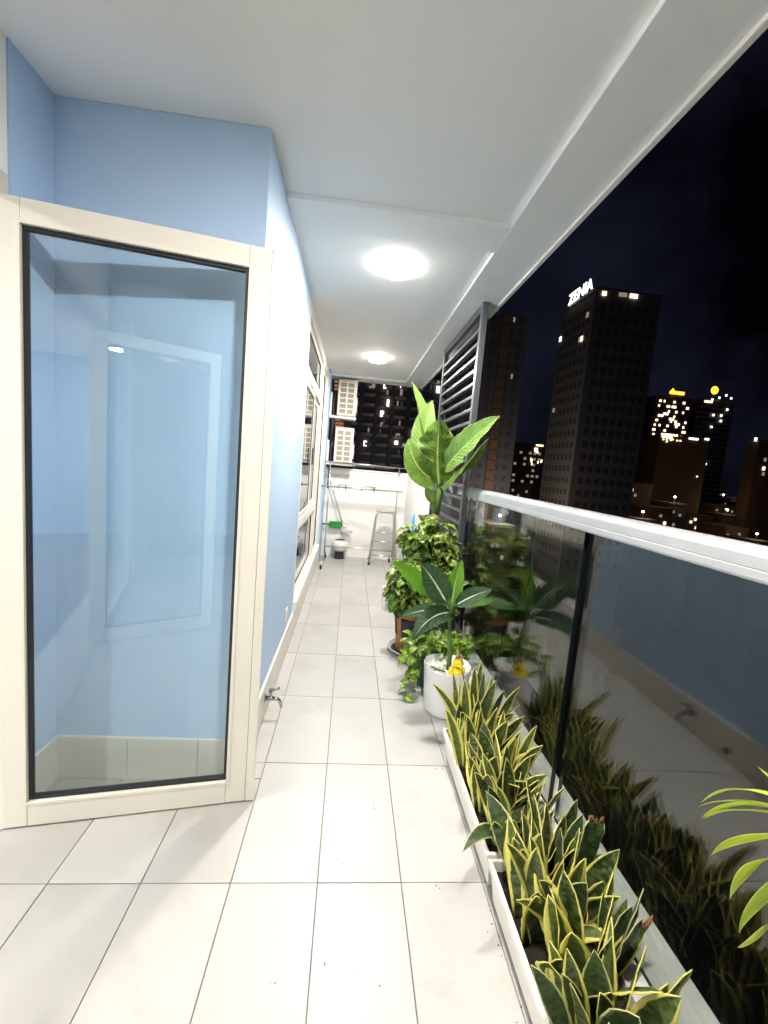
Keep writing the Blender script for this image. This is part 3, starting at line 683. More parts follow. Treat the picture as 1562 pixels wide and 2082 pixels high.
# ------------------------------------------------------------------ pothos leaves
def heart(t): return max(.02, (math.sin(math.pi * min(1, t ** .55)) ** .7) * (1 - .12 * t))
POT = {}
def pothos_meshes(key):
    if key in POT: return POT[key]
    L = []
    for k in range(4):
        n = 7; pts = [Vector((0, t * .078, -.02 * t * t * (1 + k * .5) + .006 * math.sin(3 * t))) for t in [i / n for i in range(n + 1)]]
        L.append(leaf_mesh(pts, .034, (0, 0, 1), heart, fold=.25 + .06 * k, m=MT[key], cols=4, ripple=.05))
    POT[key] = L; return L
def put_leaf(par, p, out, key, s):
    """p local; out: direction in which the leaf points"""
    o = add('leaf', random.choice(pothos_meshes(key)), par, 0, p)
    out = Vector(out).normalized(); up = Vector((ru(-.6, .6), ru(-1.1, 0), ru(.5, 1))).normalized()
    x = out.cross(up).normalized(); z = x.cross(out)
    m = Matrix((x, out, z)).transposed(); o.rotation_euler = m.to_euler(); o.scale = (s * ru(.85, 1.25),) * 3
    return o
def pothos(label, loc, blobs, n, key, seed, s=1.0, keep=None, vines=()):
    random.seed(seed); t = thing('pothos', label, 'houseplant', loc); O = Vector(loc)
    tot = sum(b[2] for b in blobs); vm = MB()
    for (c, r, w) in blobs:
        c = Vector(c)
        for i in range(int(n * w / tot)):
            a = ru(0, 6.283); zz = ru(-1, 1); q = math.sqrt(1 - zz * zz); d = Vector((q * math.cos(a), q * math.sin(a), zz))
            if d.y > .35 and rnd() < .75: d.y = -d.y
            p = c + Vector((d.x * r[0], d.y * r[1], d.z * r[2])) * (ru(.55, 1.0) ** .6)
            if keep and not keep(p): continue
            out = Vector((d.x + ru(-.7, .7), d.y * .6 + ru(-.7, .3), -.35 + .4 * d.z + ru(-.6, .6)))
            put_leaf(t, p - O, out, key if rnd() < .8 else ('pothos_l' if key == 'pothos' else 'pothos'), s)
            if i % 3 == 0: vm.tube([c - O + Vector((0, 0, -r[2] * .3)), (p - O).lerp(c - O, .5) + Vector((0, 0, .02)), p - O], .0022, 4, caps=False)
    for v in vines:
        pts = [Vector(q) for q in v]; vm.tube([q - O for q in pts], .003, 5)
        for a, b in zip(pts, pts[1:]):
            for f in (.25, .75):
                q = a.lerp(b, f); put_leaf(t, q - O, Vector((ru(-1, .6), ru(-1, .2), ru(-.8, .2))), key, s)
    core = MB(); core.uv = []; src = pothos_meshes(key)[0]
    for (c, r, w) in blobs:                     # the leaves one cannot tell apart, deep inside the mass
        for i in range(int(.9 * n * w / tot)):
            a = ru(0, 6.283); zz = ru(-1, 1); q = math.sqrt(1 - zz * zz); f = ru(.1, .75)
            p = Vector(c) + Vector((q * math.cos(a) * r[0], q * math.sin(a) * r[1], zz * r[2])) * f - O
            e = Euler((ru(-1.2, .6), ru(-.8, .8), ru(0, 6.28))).to_matrix(); b0 = len(core.v)
            for vv in src.vertices: core.v.append(tuple(p + e @ (vv.co * s)))
            uvl = {}; 
            for lo, ud in zip(src.loops, src.uv_layers[0].data): uvl[lo.vertex_index] = tuple(ud.uv)
            core.uv += [uvl[k] for k in range(len(src.vertices))]
            core.f += [tuple(b0 + k for k in pl.vertices) for pl in src.polygons]
    stuff(core.build('inner_leaves', MT[key], t, smooth=True))
    if vm.v: vm.build('vine', MT['stalk'], t, smooth=True)
    return t
kp = lambda p: p.x < .905
# orange pot
op = thing('orange_pot', 'orange pot with charcoal panels and an orange disc, standing in a saucer', 'plant pot', (.605, 3.25, 0)); op.scale = (1.2, 1.2, 1)
MB().lathe([(.100, .018), (.108, .02), (.118, .16), (.132, .30), (.140, .345), (.148, .347), (.150, .380), (.140, .382), (.134, .345), (.0, .335)], 40).build('body', MT['terra'], op, smooth=True)
def panel(par, a0, a1, z0, z1, m, name, off=.003, circle=None):
    mb = MB(); n = 12; rad = lambda z: .1095 + (z - .02) * (.118 - .108) / .14 * 1.0 + max(0, z - .16) * .03 + off
    R = lambda z: (.108 + (z - .02) / .14 * .010 if z < .16 else .118 + (z - .16) / .14 * .014) + off
    if circle:
        ca, cz, cr_ = circle; mb.v.append((R(cz) * math.cos(ca), R(cz) * math.sin(ca), cz))
        for k in range(24):
            t = 2 * math.pi * k / 24; z = cz + cr_ * math.sin(t); a = ca + cr_ * math.cos(t) / .115
            mb.v.append((R(z) * math.cos(a), R(z) * math.sin(a), z))
        for k in range(24): mb.f.append((0, 1 + k, 1 + (k + 1) % 24))
    else:
        for j in range(6):
            z = z0 + (z1 - z0) * j / 5
            for i in range(n + 1):
                a = a0 + (a1 - a0) * i / n; mb.v.append((R(z) * math.cos(a), R(z) * math.sin(a), z))
        for j in range(5):
            for i in range(n): b = j * (n + 1) + i; mb.f.append((b, b + 1, b + n + 2, b + n + 1))
    o = mb.build(name, m, par, smooth=True); sd = o.modifiers.new('thick', 'SOLIDIFY'); sd.thickness = .003; return o
panel(op, math.radians(222), math.radians(318), .15, .31, MT['charcoal'], 'panel'); panel(op, math.radians(330), math.radians(420), .15, .31, MT['charcoal'], 'panel'); panel(op, math.radians(105), math.radians(200), .15, .31, MT['charcoal'], 'panel')
panel(op, 0, 0, 0, 0, MT['charcoal'], 'panel', .003, (math.radians(262), .10, .066)); panel(op, 0, 0, 0, 0, MT['terra'], 'disc', .007, (math.radians(262), .10, .058))
MB().lathe([(.115, .0005), (.145, .004), (.158, .035), (.163, .037), (.164, .030), (.168, .036), (.166, .040), (.155, .038), (.140, .008), (.0, .006)], 40).build('saucer', MT['saucer'], op, smooth=True)
MB().lathe([(.139, .009), (.0, .012)], 30).build('soil', MT['soil'], op)
pothos('dark green pothos overflowing the left side of the orange pot', (.605, 3.25, .36),
       [((.52, 3.15, .55), (.15, .14, .15), 1.0), ((.45, 3.08, .50), (.05, .06, .08), .3), ((.50, 3.08, .70), (.12, .12, .10), .4)], 190, 'pothos', 21, .92)
pothos('mass of variegated pothos climbing round the foot of the tall broad-leaved plant', (.66, 3.26, .30),
       [((.67, 3.20, .93), (.20, .18, .21), 1.0), ((.67, 3.22, .66), (.17, .17, .22), .7), ((.55, 3.16, .96), (.10, .11, .12), .35), ((.78, 3.14, .82), (.10, .13, .16), .45), ((.79, 3.0, .55), (.09, .12, .24), .4)], 290, 'pothos', 22, 1.0, kp)
TO = (.63, 3.26, .34)
tc_ = thing('banana_like_plant', 'tall plant with large upright pale green leaves in front of the slatted screen', 'houseplant', TO)
O = Vector(TO)
def T(u, v, dy=0): return PY(u, v, 3.27 + dy)
st = T(886, 1042); MB().tube([Vector((0, 0, 0)), (st - O) * .5, (st - O) * .92, st - O], [.040, .036, .034, .030], 14).build('trunk', MT['trunk'], tc_, smooth=True)
MB().tube([Vector((0, 0, 0)), (st - O) * .84], [.055, .048], 12).build('moss_wrap', MT['moss'], tc_, smooth=True)
crown = T(893, 1000)
MB().tube([st - O - Vector((0, 0, .02)), T(889, 1015) - O, crown - O, T(895, 975) - O], [.031, .036, .036, .022], 14).build('sheath', MT['stalk'], tc_, smooth=True)
Lf = lambda *a, **k: plant_leaf(tc_, O, *a, petiole=crown, prad=.011, **k)
Lf(T(886, 962, .04), T(860, 866, .05), T(838, 776, .12), .24, (.75, -.65, .1), 'cane_pale', fold=.45)
Lf(T(889, 950, .02), T(866, 888, .0), T(879, 814, -.04), .25, (-.3, -.9, -.1), 'cane_pale', shape=sh_wide, fold=.35)
Lf(T(893, 985, -.04), T(890, 925, -.10), T(894, 853, -.16), .33, (.05, -1, .05), 'cane_leaf', shape=lambda t: max(.02, math.sin(math.pi * min(1, t ** .72)) ** .5 * (1 + .08 * math.sin(11 * t))), fold=-.25, ripple=.22, seg=22)
Lf(T(887, 976, -.02), T(850, 948, -.10), T(831, 892, -.08), .22, (-.2, -.9, .3), 'cane_leaf', shape=sh_wide, fold=.2)
Lf(T(903, 955, -.03), T(948, 905, -.38), T(1016, 846, -.74), .215, (-.15, -.9, .4), 'cane_pale', fold=.28, ripple=.1)
Lf(T(898, 992, -.04), T(940, 948, -.34), T(994, 889, -.62), .19, (.45, -.85, .2), 'cane_leaf', fold=.45)
Lf(T(882, 1022, -.03), T(873, 1005, -.06), T(866, 986, -.08), .075, (-.3, -.9, .3), 'cane_pale', fold=.4)
# green / teal pot with light pothos
gp = thing('teal_pot', 'dark teal pot half hidden behind the mug-shaped pot', 'plant pot', (.645, 2.74, 0))
MB().lathe([(.082, .0005), (.09, .008), (.112, .22), (.120, .225), (.121, .25), (.112, .25), (.108, .215), (.0, .21)], 36).build('body', MT['teal'], gp, smooth=True)
pothos('light green pothos trailing over the teal pot beside the mug-shaped pot', (.645, 2.74, .21),
       [((.655, 2.71, .31), (.19, .13, .09), 1.0), ((.50, 2.60, .22), (.05, .06, .12), .18), ((.84, 2.72, .30), (.06, .1, .08), .3)], 125, 'pothos_l', 23, .72, kp,
       vines=[((.57, 2.66, .27), (.50, 2.57, .20), (.47, 2.53, .10), (.455, 2.50, .03))])
# spider plant hung on the rail, only its leaves reach into view
sp_ = thing('hanging_pot', 'white pot hooked on the handrail just right of the view', 'plant pot', (PY(1735, 1705, .47).x, .47, PY(1735, 1705, .47).z - .15))
MB().lathe([(.036, 0), (.04, .006), (.052, .15), (.056, .152), (.056, .165), (.049, .165), (.046, .14), (.0, .138)], 30).build('body', MT['whitep'], sp_, smooth=True)
sx_, sz_ = .93 - sp_.location.x, 1.40 - sp_.location.z
MB().tube([(.052, 0, .15), (sx_ - .045, 0, .25), (sx_ - .043, 0, sz_), (sx_, 0, sz_ + .004), (sx_ + .042, 0, sz_), (sx_ + .043, 0, sz_ - .04)], .004, 6).build('hook', MT['steel'], sp_, smooth=True)
random.seed(31)
SO = PY(1735, 1705, .47); sd = thing('spider_plant', 'spider plant whose arching yellow-green leaves enter at the right edge', 'houseplant', SO)
for (tip_, via, y, w) in (((1425, 1633), (1500, 1606), .70, .0075), ((1420, 1641), (1500, 1630), .70, .008), ((1426, 1664), (1500, 1638), .69, .009), ((1430, 1666), (1500, 1648), .68, .006), ((1446, 1740), (1500, 1711), .66, .009),
        ((1484, 1829), (1520, 1772), .63, .0105), ((1503, 1897), (1535, 1840), .61, .0095), ((1499, 1927), (1545, 1900), .61, .0065), ((1540, 1558), (1590, 1600), .66, .007), ((1527, 1603), (1590, 1620), .66, .0075)):
    a, b, c = Vector((ru(-.008, .008), ru(-.008, .008), 0)), PY(via[0], via[1], y * .62 + .47 * .38) - SO, PY(tip_[0], tip_[1], y) - SO
    f = .62; ctl = (b - a * (1 - f) ** 2 - c * f * f) / (2 * f * (1 - f)); pts = bez(a, ctl, c, 16)
    add('leaf', leaf_mesh(pts, w, (ru(-.3, .3), -.3, 1), sh_grass, fold=.35, m=MT['spider'], cols=4), sd)
for k in range(14):
    a = ru(-2.2, 1.0) - 1.2; r = ru(.14, .24); tip = Vector((min(.10, abs(r * math.cos(a))), -abs(r * math.sin(a)), ru(-.12, .12)))
    pts = bez(Vector((0, 0, 0)), tip * .5 + Vector((0, 0, .16)), tip, 12); add('leaf', leaf_mesh(pts, .008, (0, 0, 1), sh_grass, fold=.35, m=MT['spider'], cols=4), sd)

# ================================================================== FAR END CLUTTER
rk = thing('clothes_rack', 'stainless two-tier clothes rack on casters at the far end', 'clothes rack', (0, 6.02, 0))
def tb(name, pts, r=.009, m='steel', par=rk, n=8): return MB().tube(pts, r, n).build(name, MT[m], par, smooth=True)
for x in (-.30, .70):
    tb('upright', [(x, 0, .16), (x, 0, 1.49)], .010)
    tb('foot', [(x - .02, -.34, .055), (x - .02, -.28, .12), (x, 0, .17), (x - .0, .28, .12), (x + .0, .34, .055)], .010)
    for yy in (-.34, .34):
        xx = x - .02 if yy < 0 else x
        c = MB().tube([(xx - .012, yy, .026), (xx + .012, yy, .026)], .026, 16); c.box(xx - .016, xx + .016, yy - .012, yy + .012, .030, .058); c.build('caster', MT['caster'], rk)
tb('top_bar', [(-.40, 0, 1.495), (.80, 0, 1.495)], .012); tb('lower_bar', [(-.46, -.02, 1.145), (.79, -.02, 1.145)], .010); tb('base_bar', [(-.30, 0, .26), (.70, 0, .26)], .009)
wv = MB(); 
wv.tube([Vector((.02 + i * .004, .012, 1.472 + .011 * math.sin(i * .95))) for i in range(155)], .0025, 4); wv.build('hanger_coil', MT['steel'], rk, smooth=True)
wv = MB(); wv.tube([Vector((-.02 + i * .005, -.01, 1.125 + .009 * math.sin(i * 1.1))) for i in range(125)], .002, 4); wv.build('hanger_coil', MT['steel'], rk, smooth=True)
for x in (-.40, .80): tb('bar_cap', [(x - .006, 0, 1.495), (x + .006, 0, 1.495)], .015, 'steel')
hg = thing('sock_hanger', 'peg hanger dangling from the clothes rack', 'hanger', (.02, 6.02, 1.18))
ring = [Vector((.09 + .27 * math.cos(a), .10 * math.sin(a), 0)) for a in [i * 2 * math.pi / 28 for i in range(29)]]
MB().tube(ring, .005, 6).build('ring', MT['steel'], hg, smooth=True)
for dx in (-.15, .0, .2, .32): MB().tube([(.02, 0, .24), (dx + .0, .04, .0)], .0015, 4).build('cord', MT['steel'], hg)
MB().tube([Vector((.02, 0, .24)), Vector((.02, 0, .31)), Vector((.005, 0, .335)), Vector((-.012, 0, .32))], .005, 6).build('hook', MT['whitep'], hg, smooth=True)
for i in range(0, 28, 2): p = ring[i]; MB().box(p.x - .006, p.x + .006, p.y - .004, p.y + .004, -.062, -.005).build('peg', MT['caster'] if i % 4 else MT['whitep'], hg)
stl = thing('step_stool', 'chrome step stool with a round top before the far white wall', 'stool', (.57, 6.25, 0))
tb('front_leg', [(-.20, -.14, .012), (-.135, -.08, .74), (-.12, -.075, .79), (-.08, -.07, .805), (.10, -.07, .805), (.135, -.075, .79), (.15, -.08, .74), (.215, -.14, .012)], .013, 'steel', stl)
tb('back_leg', [(-.185, .20, .012), (-.135, .08, .72), (-.10, .07, .785), (.11, .07, .785), (.145, .08, .72), (.20, .20, .012)], .012, 'steel', stl)
MB().lathe([(.0, .0), (.145, .0), (.155, .008), (.155, .016), (.145, .022), (.0, .024)], 32, (.005, 0, .806), .75).build('seat', MT['steel'], stl, smooth=True)
for zz, yy in ((.15, -.128), (.36, -.11), (.50, -.10)): tb('rung', [(-.185 + zz * .09, yy, zz), (.20 - zz * .09, yy, zz)], .009, 'steel', stl)
tb('rung', [(-.17, .17, .16), (.19, .17, .16)], .009, 'steel', stl)
for x, y in ((-.20, -.14), (.215, -.14), (-.185, .20), (.20, .20)): MB().tube([(x, y, .0005), (x, y, .035)], .018, 12).build('foot', MT['caster'], stl)
def wiped(u, v, y): return PY(u, v, y)
mp = thing('mop', 'long-handled mop with a white head leaning against the far wall', 'mop', (0, 6.48, .42))
a, b = PY(678, 1000, 6.47) - Vector((0, 6.48, .42)), PY(697, 1066, 6.46) - Vector((0, 6.48, .42))
MB().tube([a + (a - b) * .35, a, b], .010, 8).build('handle', MT['steel'], mp, smooth=True)
c = PY(705, 1078, 6.46) - Vector((0, 6.48, .42))
MB().tube([b, b.lerp(c, .6)], [.012, .03], 8).build('socket', MT['whitep'], mp, smooth=True)
MB().lathe([(.05, .03), (.085, .022), (.095, -.01), (.088, -.04), (.06, -.045), (.0, -.035)], 24, c, .35).build('head', MT['whitep'], mp, smooth=True)
dpn = thing('dustpan', 'green plastic dustpan hanging on the far wall', 'dustpan', PY(684, 1067, 6.47))
mb = MB(); prf = [(-.11, -.05), (.06, -.05), (.10, -.02), (.10, .02), (.06, .05), (-.11, .05)]
for y in (0, .045): mb.v += [(x, y, z) for x, z in prf]
for k in range(6): mb.f.append((k, (k + 1) % 6, 6 + (k + 1) % 6, 6 + k))
mb.f += [tuple(reversed(range(6))), tuple(range(6, 12))]; mb.build('pan', MT['green'], dpn, .006)
MB().tube([(-.1, .02, 0), (-.24, .02, .0)], .014, 8).build('handle', MT['green'], dpn, smooth=True)
bk = thing('wicker_basket', 'round white woven basket on the floor beside the brown board', 'basket', PY(690, 1120, 6.42) * 1.0)
bk.location.z = .12
MB().lathe([(.05, .07), (.07, .02), (.10, .01), (.125, .05), (.13, .10), (.115, .15), (.08, .175), (.055, .165), (.05, .12), (.0, .09)], 28).build('body', MT['whitep'], bk, smooth=True)
MB().lathe([(.078, .1765), (.058, .168), (.0, .166)], 24).build('opening', MT['charcoal'], bk)
MB().tube([(0, 0, -.12), (0, 0, .075)], [.08, .055], 12).build('stand', MT['charcoal'], bk)
bo = tag(MB().box(-.335, -.225, 6.40, 6.425, .001, .42).build('wooden_board', MT['wood'], bevel=.004), 'brown wooden board leaning beside the blue pier', 'board')
bo.rotation_euler.x = -.12; bo.location = (0, .76 * .06, 0)
stk = tag(MB().tube([(.75, 4.85, .02), (.80, 4.88, .55), PY(842, 1046, 4.9)], .016, 8).build('blue_stick', MT['bluep'], smooth=True), 'blue plastic pole leaning on the white side parapet', 'pole')
btl = thing('detergent_bottle', 'white bottle with teal label on a stool left of the pothos', 'bottle', (.535, 4.3, .20))
MB().lathe([(.050, 0), (.055, .006), (.055, .17), (.045, .20), (.020, .215), (.018, .235)], 24).build('body', MT['whitep'], btl, smooth=True)
MB().lathe([(.0555, .03), (.0562, .031), (.0562, .145), (.0555, .146)], 24).build('label_band', MT['tealp'], btl, smooth=True)
MB().lathe([(.020, .236), (.020, .27), (.0, .272)], 16).build('cap', MT['whitep'], btl)
bs = thing('plastic_stool', 'low white plastic stool under the detergent bottle', 'stool', (.535, 4.3, 0))
MB().box(-.10, .10, -.10, .10, .18, .1995).build('seat', MT['whitep'], bs, .005)
for sx in (-1, 1):
    for sy in (-1, 1): MB().box(sx * .085 - .014, sx * .085 + .014, sy * .085 - .014, sy * .085 + .014, .0005, .1795).build('leg', MT['whitep'], bs)

# air conditioners
def aircon(z0, label):
    t = thing('air_conditioner', label, 'air conditioner', (-.135, 6.30, z0), 'outdoor units stacked at the far left corner')
    W2, H, Ln = .137, .52, .74
    MB().box(-W2, W2, .012, Ln, 0, H).build('casing', MT['ac'], t, .012)
    MB().box(-W2 + .022, W2 - .022, .004, .0118, .02, H - .02).build('fin_panel', MT['grille'], t)
    gr_ = MB(); xs = (-.115, -.005, .105)
    for x in xs: gr_.box(x - .011, x + .011, -.002, .0038, .012, H - .012)
    gr_.box(-W2, -.1265, -.002, .0115, 0, H); gr_.box(.1165, W2, -.002, .0115, 0, H)
    for k in range(7):
        zz = .03 + k * (H - .06) / 6
        gr_.box(-.1035, -.0165, -.0015, .0038, zz - .008, zz + .008); gr_.box(.0065, .0935, -.0015, .0038, zz - .008, zz + .008)
    gr_.build('grille', MT['ac'], t)
    MB().box(-W2 - .004, W2 + .004, -.004, Ln + .005, H + .0005, H + .012).build('lid', MT['ac'], t, .004)
    MB().box(W2 + .0005, W2 + .02, .12, .5, .08, .3).build('service_cover', MT['ac'], t, .006)
    for yy in (.04, .17):
        MB().box(-.2495, .15, yy, yy + .035, -.035, -.0005).build('bracket_arm', MT['frame_white'], t, .003)
    MB().box(-.2495, -.22, .02, .06, -.032, .33).build('bracket_plate', MT['frame_white'], t, .002)
    MB().tube([(-.16, .10, .36), (-.20, .09, .2), (-.19, .08, -.1), (-.20, .08, -.40)], .016, 8).build('pipe', MT['charcoal'], t, smooth=True)
aircon(2.19, 'upper ivory outdoor air conditioning unit under the ceiling')
aircon(1.49, 'lower ivory outdoor air conditioning unit above the far parapet')

# ================================================================== CITY
GZ = -62.0
struct(MB().box(-1500, 2500, -1500, 3000, GZ - 2, GZ).build('ground', MT['asphalt']))
def tower(name, label, x0, x1, y0, y1, z1, m, rot=0.0, group=None):
    c = Vector(((x0 + x1) / 2, (y0 + y1) / 2, GZ)); t = thing(name, label, 'building', c, group); t.rotation_euler.z = rot
    MB().box(-(x1 - x0) / 2, (x1 - x0) / 2, -(y1 - y0) / 2, (y1 - y0) / 2, 0, z1 - GZ).build('wall', MT[m], t)
    return t, (x1 - x0) / 2, (y1 - y0) / 2, z1 - GZ
def win_grid(t, face, hw, hd, H, cols, fl, zlo, zhi, w, h, m='darkpane', skip=0.0, margin=.06):
    """recessed-looking panes on one face, one joined part"""
    mb = MB(); span = 2 * (hw if face == 'f' else hd) * (1 - 2 * margin); n = 0
    z = zlo
    while z < zhi:
        for k in range(cols):
            if rnd() < skip: continue
            u = -span / 2 + span * (k + .5) / cols
            if face == 'f': mb.box(u - w / 2, u + w / 2, -hd - .12, -hd + .1, z, z + h)
            else: mb.box(-hw - .12, -hw + .1, u - w / 2, u + w / 2, z, z + h)
        z += fl
    return stuff(mb.build('window_grid', MT[m], t))
random.seed(77)
_lit = {}
def lit(t, face, hw, hd, u, z, w, h, m):
    key = (face, w, h, m)
    if key not in _lit:
        mb = MB(); mb.box(-w / 2, w / 2, -.08, .08, 0, h) if face == 'f' else mb.box(-.08, .08, -w / 2, w / 2, 0, h)
        _lit[key] = mb.mesh('window', MT[m])
    add('window', _lit[key], t, 0, (u, -hd - .18, z) if face == 'f' else (-hw - .18, u, z))
# apartment block with bowed balconies straight ahead
t, hw, hd, H = tower('apartment_block', 'dark apartment block with rows of balconies behind the far parapet', -12, 42, 140, 160, 62, 'concrete')
bay, fl = 5.25, 3.2
pm = MB().box(-.35, .35, -.6, .1, 0, H).mesh('pilaster', MT['concrete'])
lm = MB()
for i in range(9):
    a = -1 + 2 * i / 8; lm.v += [(a * 1.9, -.5 - .7 * math.cos(a * 1.4), 0), (a * 1.9, -.5 - .7 * math.cos(a * 1.4), .95)]
lm.v += [(1.9, 0, 0), (1.9, 0, .95), (-1.9, 0, 0), (-1.9, 0, .95)]
nn = len(lm.v) // 2
for i in range(nn): j = (i + 1) % nn; lm.f.append((2 * i, 2 * j, 2 * j + 1, 2 * i + 1))
lm.f.append(tuple(2 * i + 1 for i in range(nn))); lm.f.append(tuple(2 * i for i in reversed(range(nn))))
MT['balc'] = mat('pale_balcony', (.52, .49, .47), .8, var=.1, scale=.3)
lme = lm.mesh('balcony', MT['balc'])
wme = MB().box(-1.9, 1.9, -.1, .05, 0, 1.7).mesh('window', MT['darkpane'])
xs = [1.3 + bay * k - 15 + .3 for k in range(-2, 9)]
for k, x in enumerate(xs):
    if abs(x) > hw: continue
    add('pilaster', pm, t, 0, (x, -hd, 0))
    if x + bay > hw: continue
    for f in range(18, 37):
        z = f * fl - .5
        if z > H - 3 or not (50 < z < 105): continue
        add('balcony', lme, t, 0, (x + bay / 2, -hd, z)); add('window', wme, t, 0, (x + bay / 2, -hd, z + 1.1))
for (u, v, w, h, m) in ((756, 790, 2, 1.5, 'w_dim'), (782, 791, .9, 1.9, 'w_white'), (815, 790, .6, 1.4, 'w_white'), (788, 827, .7, 2.2, 'w_white'), (776, 848, 1.1, 1.9, 'w_white'), (742, 907, 1.0, 1.7, 'w_white'), (805, 904, 1.1, 1.2, 'w_white'), (808, 890, 1.4, 1.4, 'w_dim'), (820, 909, 1.1, 1.2, 'w_dim'), (840, 885, 1.1, 1.4, 'w_white'), (889, 800, 1.1, 2.2, 'w_white'), (890, 781, .9, .9, 'w_dim'), (815, 805, .8, 2, 'w_dim'), (945, 773, 1.2, .9, 'w_white'), (917, 815, 1.4, 1.4, 'w_white'), (932, 823, 1.2, .8, 'w_dim'), (775, 868, .7, 1.5, 'w_dim')):
    p = PY(u, v, 140); lit(t, 'f', hw, hd + .9, p.x - 15, p.z - GZ, w, h, m)
# red-brown slab with lit slits on the far left
t, hw, hd, H = tower('brick_block', 'reddish block with small lit slits behind the air conditioners', -8.5, -1.0, 112, 124, 60, 'concrete_b')
for v in (778, 786, 793, 848, 856, 863, 869):
    p = PY(690 if v > 800 else 684, v, 112); lit(t, 'f', hw, hd, p.x + 4.75, p.z - GZ, 2.2 if v > 800 else 1.0, .55, 'w_red')
# tower beside the screen
t, hw, hd, H = tower('residential_tower', 'dark residential tower with a brown vertical strip just right of the screen', 30.0, 47.5, 120, 140, 47.5, 'concrete')
win_grid(t, 'f', hw, hd, H, 6, 3.2, 30, H - 2, 1.4, 1.5)
k = PY(1010, 800, 120); fl_ = MB()
for i in range(33):
    MB().box(-1.25, 1.25, -.45, 0, 0, 2.75).build('cladding_panel', MT['brownstrip'], t, 0, None, (k.x - 38.75 + .6, -hd, 12 + i * 2.95))
for (u, v) in ((1040, 770), (1022, 745), (1045, 655), (1030, 700)): p = PY(u, v, 120); lit(t, 'f', hw, hd, p.x - 38.75, p.z - GZ, .5, 1.3, 'w_dim')
# hotel with the sign
ZX, ZY = 60.6, 110.0
t, hw, hd, H = tower('hotel_tower', 'tall dark hotel tower with a white rooftop sign on its left side', ZX, ZX + 18.5, ZY, 127.5, 52.2, 'zen')
win_grid(t, 'f', hw, hd, H, 7, 3.3, 40, H - 3, 1.2, 1.5); win_grid(t, 's', hw, hd, H, 7, 3.3, 40, H - 3, 1.2, 1.5)
MB().box(-hw - .2, hw + .2, -hd - .2, hd + .2, H + .01, H + .7).build('cornice', MT['zen'], t)
for (u, v, m) in ((1228, 601, 'w_warm'), (1262, 602, 'w_dim'), (1270, 601, 'w_dim'), (1285, 600, 'w_warm'), (1292, 601, 'w_white')):
    p = PY(u, v, ZY); lit(t, 'f', hw, hd, p.x - ZX - hw, min(p.z - GZ, H - 1), 1.1, 1.0, m)
for dy, z, m in ((2.5, 6.2, 'w_dim'), (4.0, 12, 'w_warm'), (4.9, 12, 'w_dim'), (16.5, 8.5, 'w_white'), (15, 30, 'w_dim')):
    lit(t, 's', hw, hd, -hd + dy, H - z, 1.0, 1.3, m)
def text_mesh(body, m, size, depth):
    cu = bpy.data.curves.new('sign_text', 'FONT'); cu.body = body; cu.size = size; cu.extrude = depth; cu.align_x = 'LEFT'; cu.space_character = 1.0; cu.offset = .03
    o = bpy.data.objects.new('tmp', cu); COL.objects.link(o); dg = bpy.context.evaluated_depsgraph_get()
    me = bpy.data.meshes.new_from_object(o.evaluated_get(dg)); COL.objects.unlink(o); bpy.data.objects.remove(o); me.materials.clear(); me.materials.append(m); return me
sg = thing('rooftop_sign', 'glowing white rooftop sign reading ZENIA on the hotel', 'sign', (ZX - .5, 123.5, 52.95))
sme = text_mesh('ZENIA', MT['sign_white'], 4.3, .12)
o = add('lettering', sme, sg); o.rotation_euler = (math.radians(90), 0, math.radians(-90)); o.scale = (1.0, 1.0, 1)
for yy in (0, -4, -8, -12): MB().box(.1, .22, yy - .1, yy + .1, -.2, 2.5).build('support', MT['concrete'], sg)
# far towers on the right
t, hw, hd, H = tower('lit_tower', 'far tower sprinkled with warm lit windows under an orange sign', 193, 218, 260, 280, 62, 'concrete_b', group=None)
for i in range(46):
    lit(t, 'f', hw, hd, ru(-hw + 1, hw - 1), H - 4 - 3.1 * int(ru(0, 9)), random.choice((1.0, 1.4)), 1.3, random.choice(('w_white', 'w_warm', 'w_warm')))
for k in range(3): lit(t, 'f', hw, hd, -4 + k * 4.5, H - 12 - 3 * k, 3.4, 1.4, 'w_warm')
sy = thing('rooftop_sign', 'glowing orange bar-shaped rooftop sign on the far lit tower', 'sign', (207, 259.6, 63.4))
MB().box(-5, 5, 0, .5, .2, 2.2).build('panel', MT['sign_orange'], sy); MB().lathe([(.0, 0), (1.7, .3), (1.2, 1.6), (.0, 3.4)], 12, (-3.2, .3, .6)).build('emblem', MT['sign_yellow'], sy); MB().box(-4, 4, .6, .9, -1.5, .2).build('support', MT['concrete'], sy)
t, hw, hd, H = tower('striped_tower', 'far slim tower with pale horizontal floor lines and a round yellow sign', 223.5, 248, 260, 282, 63, 'concrete')
MT['floorline'] = mat('pale_slab_edge', (.62, .60, .60), .8)
fm = MB().box(-hw - .3, hw + .3, -.5, 0, 0, .7).mesh('floor_slab', MT['floorline'])
for k in range(30): add('floor_slab', fm, t, 0, (0, -hd, H - 6 - 3.1 * k))
for (u, v) in ((1447, 814), (1461, 811), (1475, 806), (1485, 812), (1477, 835), (1449, 846), (1464, 858), (1445, 870), (1433, 945), (1465, 847)): p = PY(u, v, 260); lit(t, 'f', hw, hd + .5, p.x - 235.75, p.z - GZ, 1.2, 1.2, 'w_white')
p = PY(1441, 814, 260); lit(t, 'f', hw, hd, p.x - 235.75, H - 2.4, 5.5, 1.2, 'w_warm')
sy = thing('round_sign', 'glowing round yellow sign on top of the striped tower', 'sign', (PY(1453, 792, 259).x, 259, 65.3))
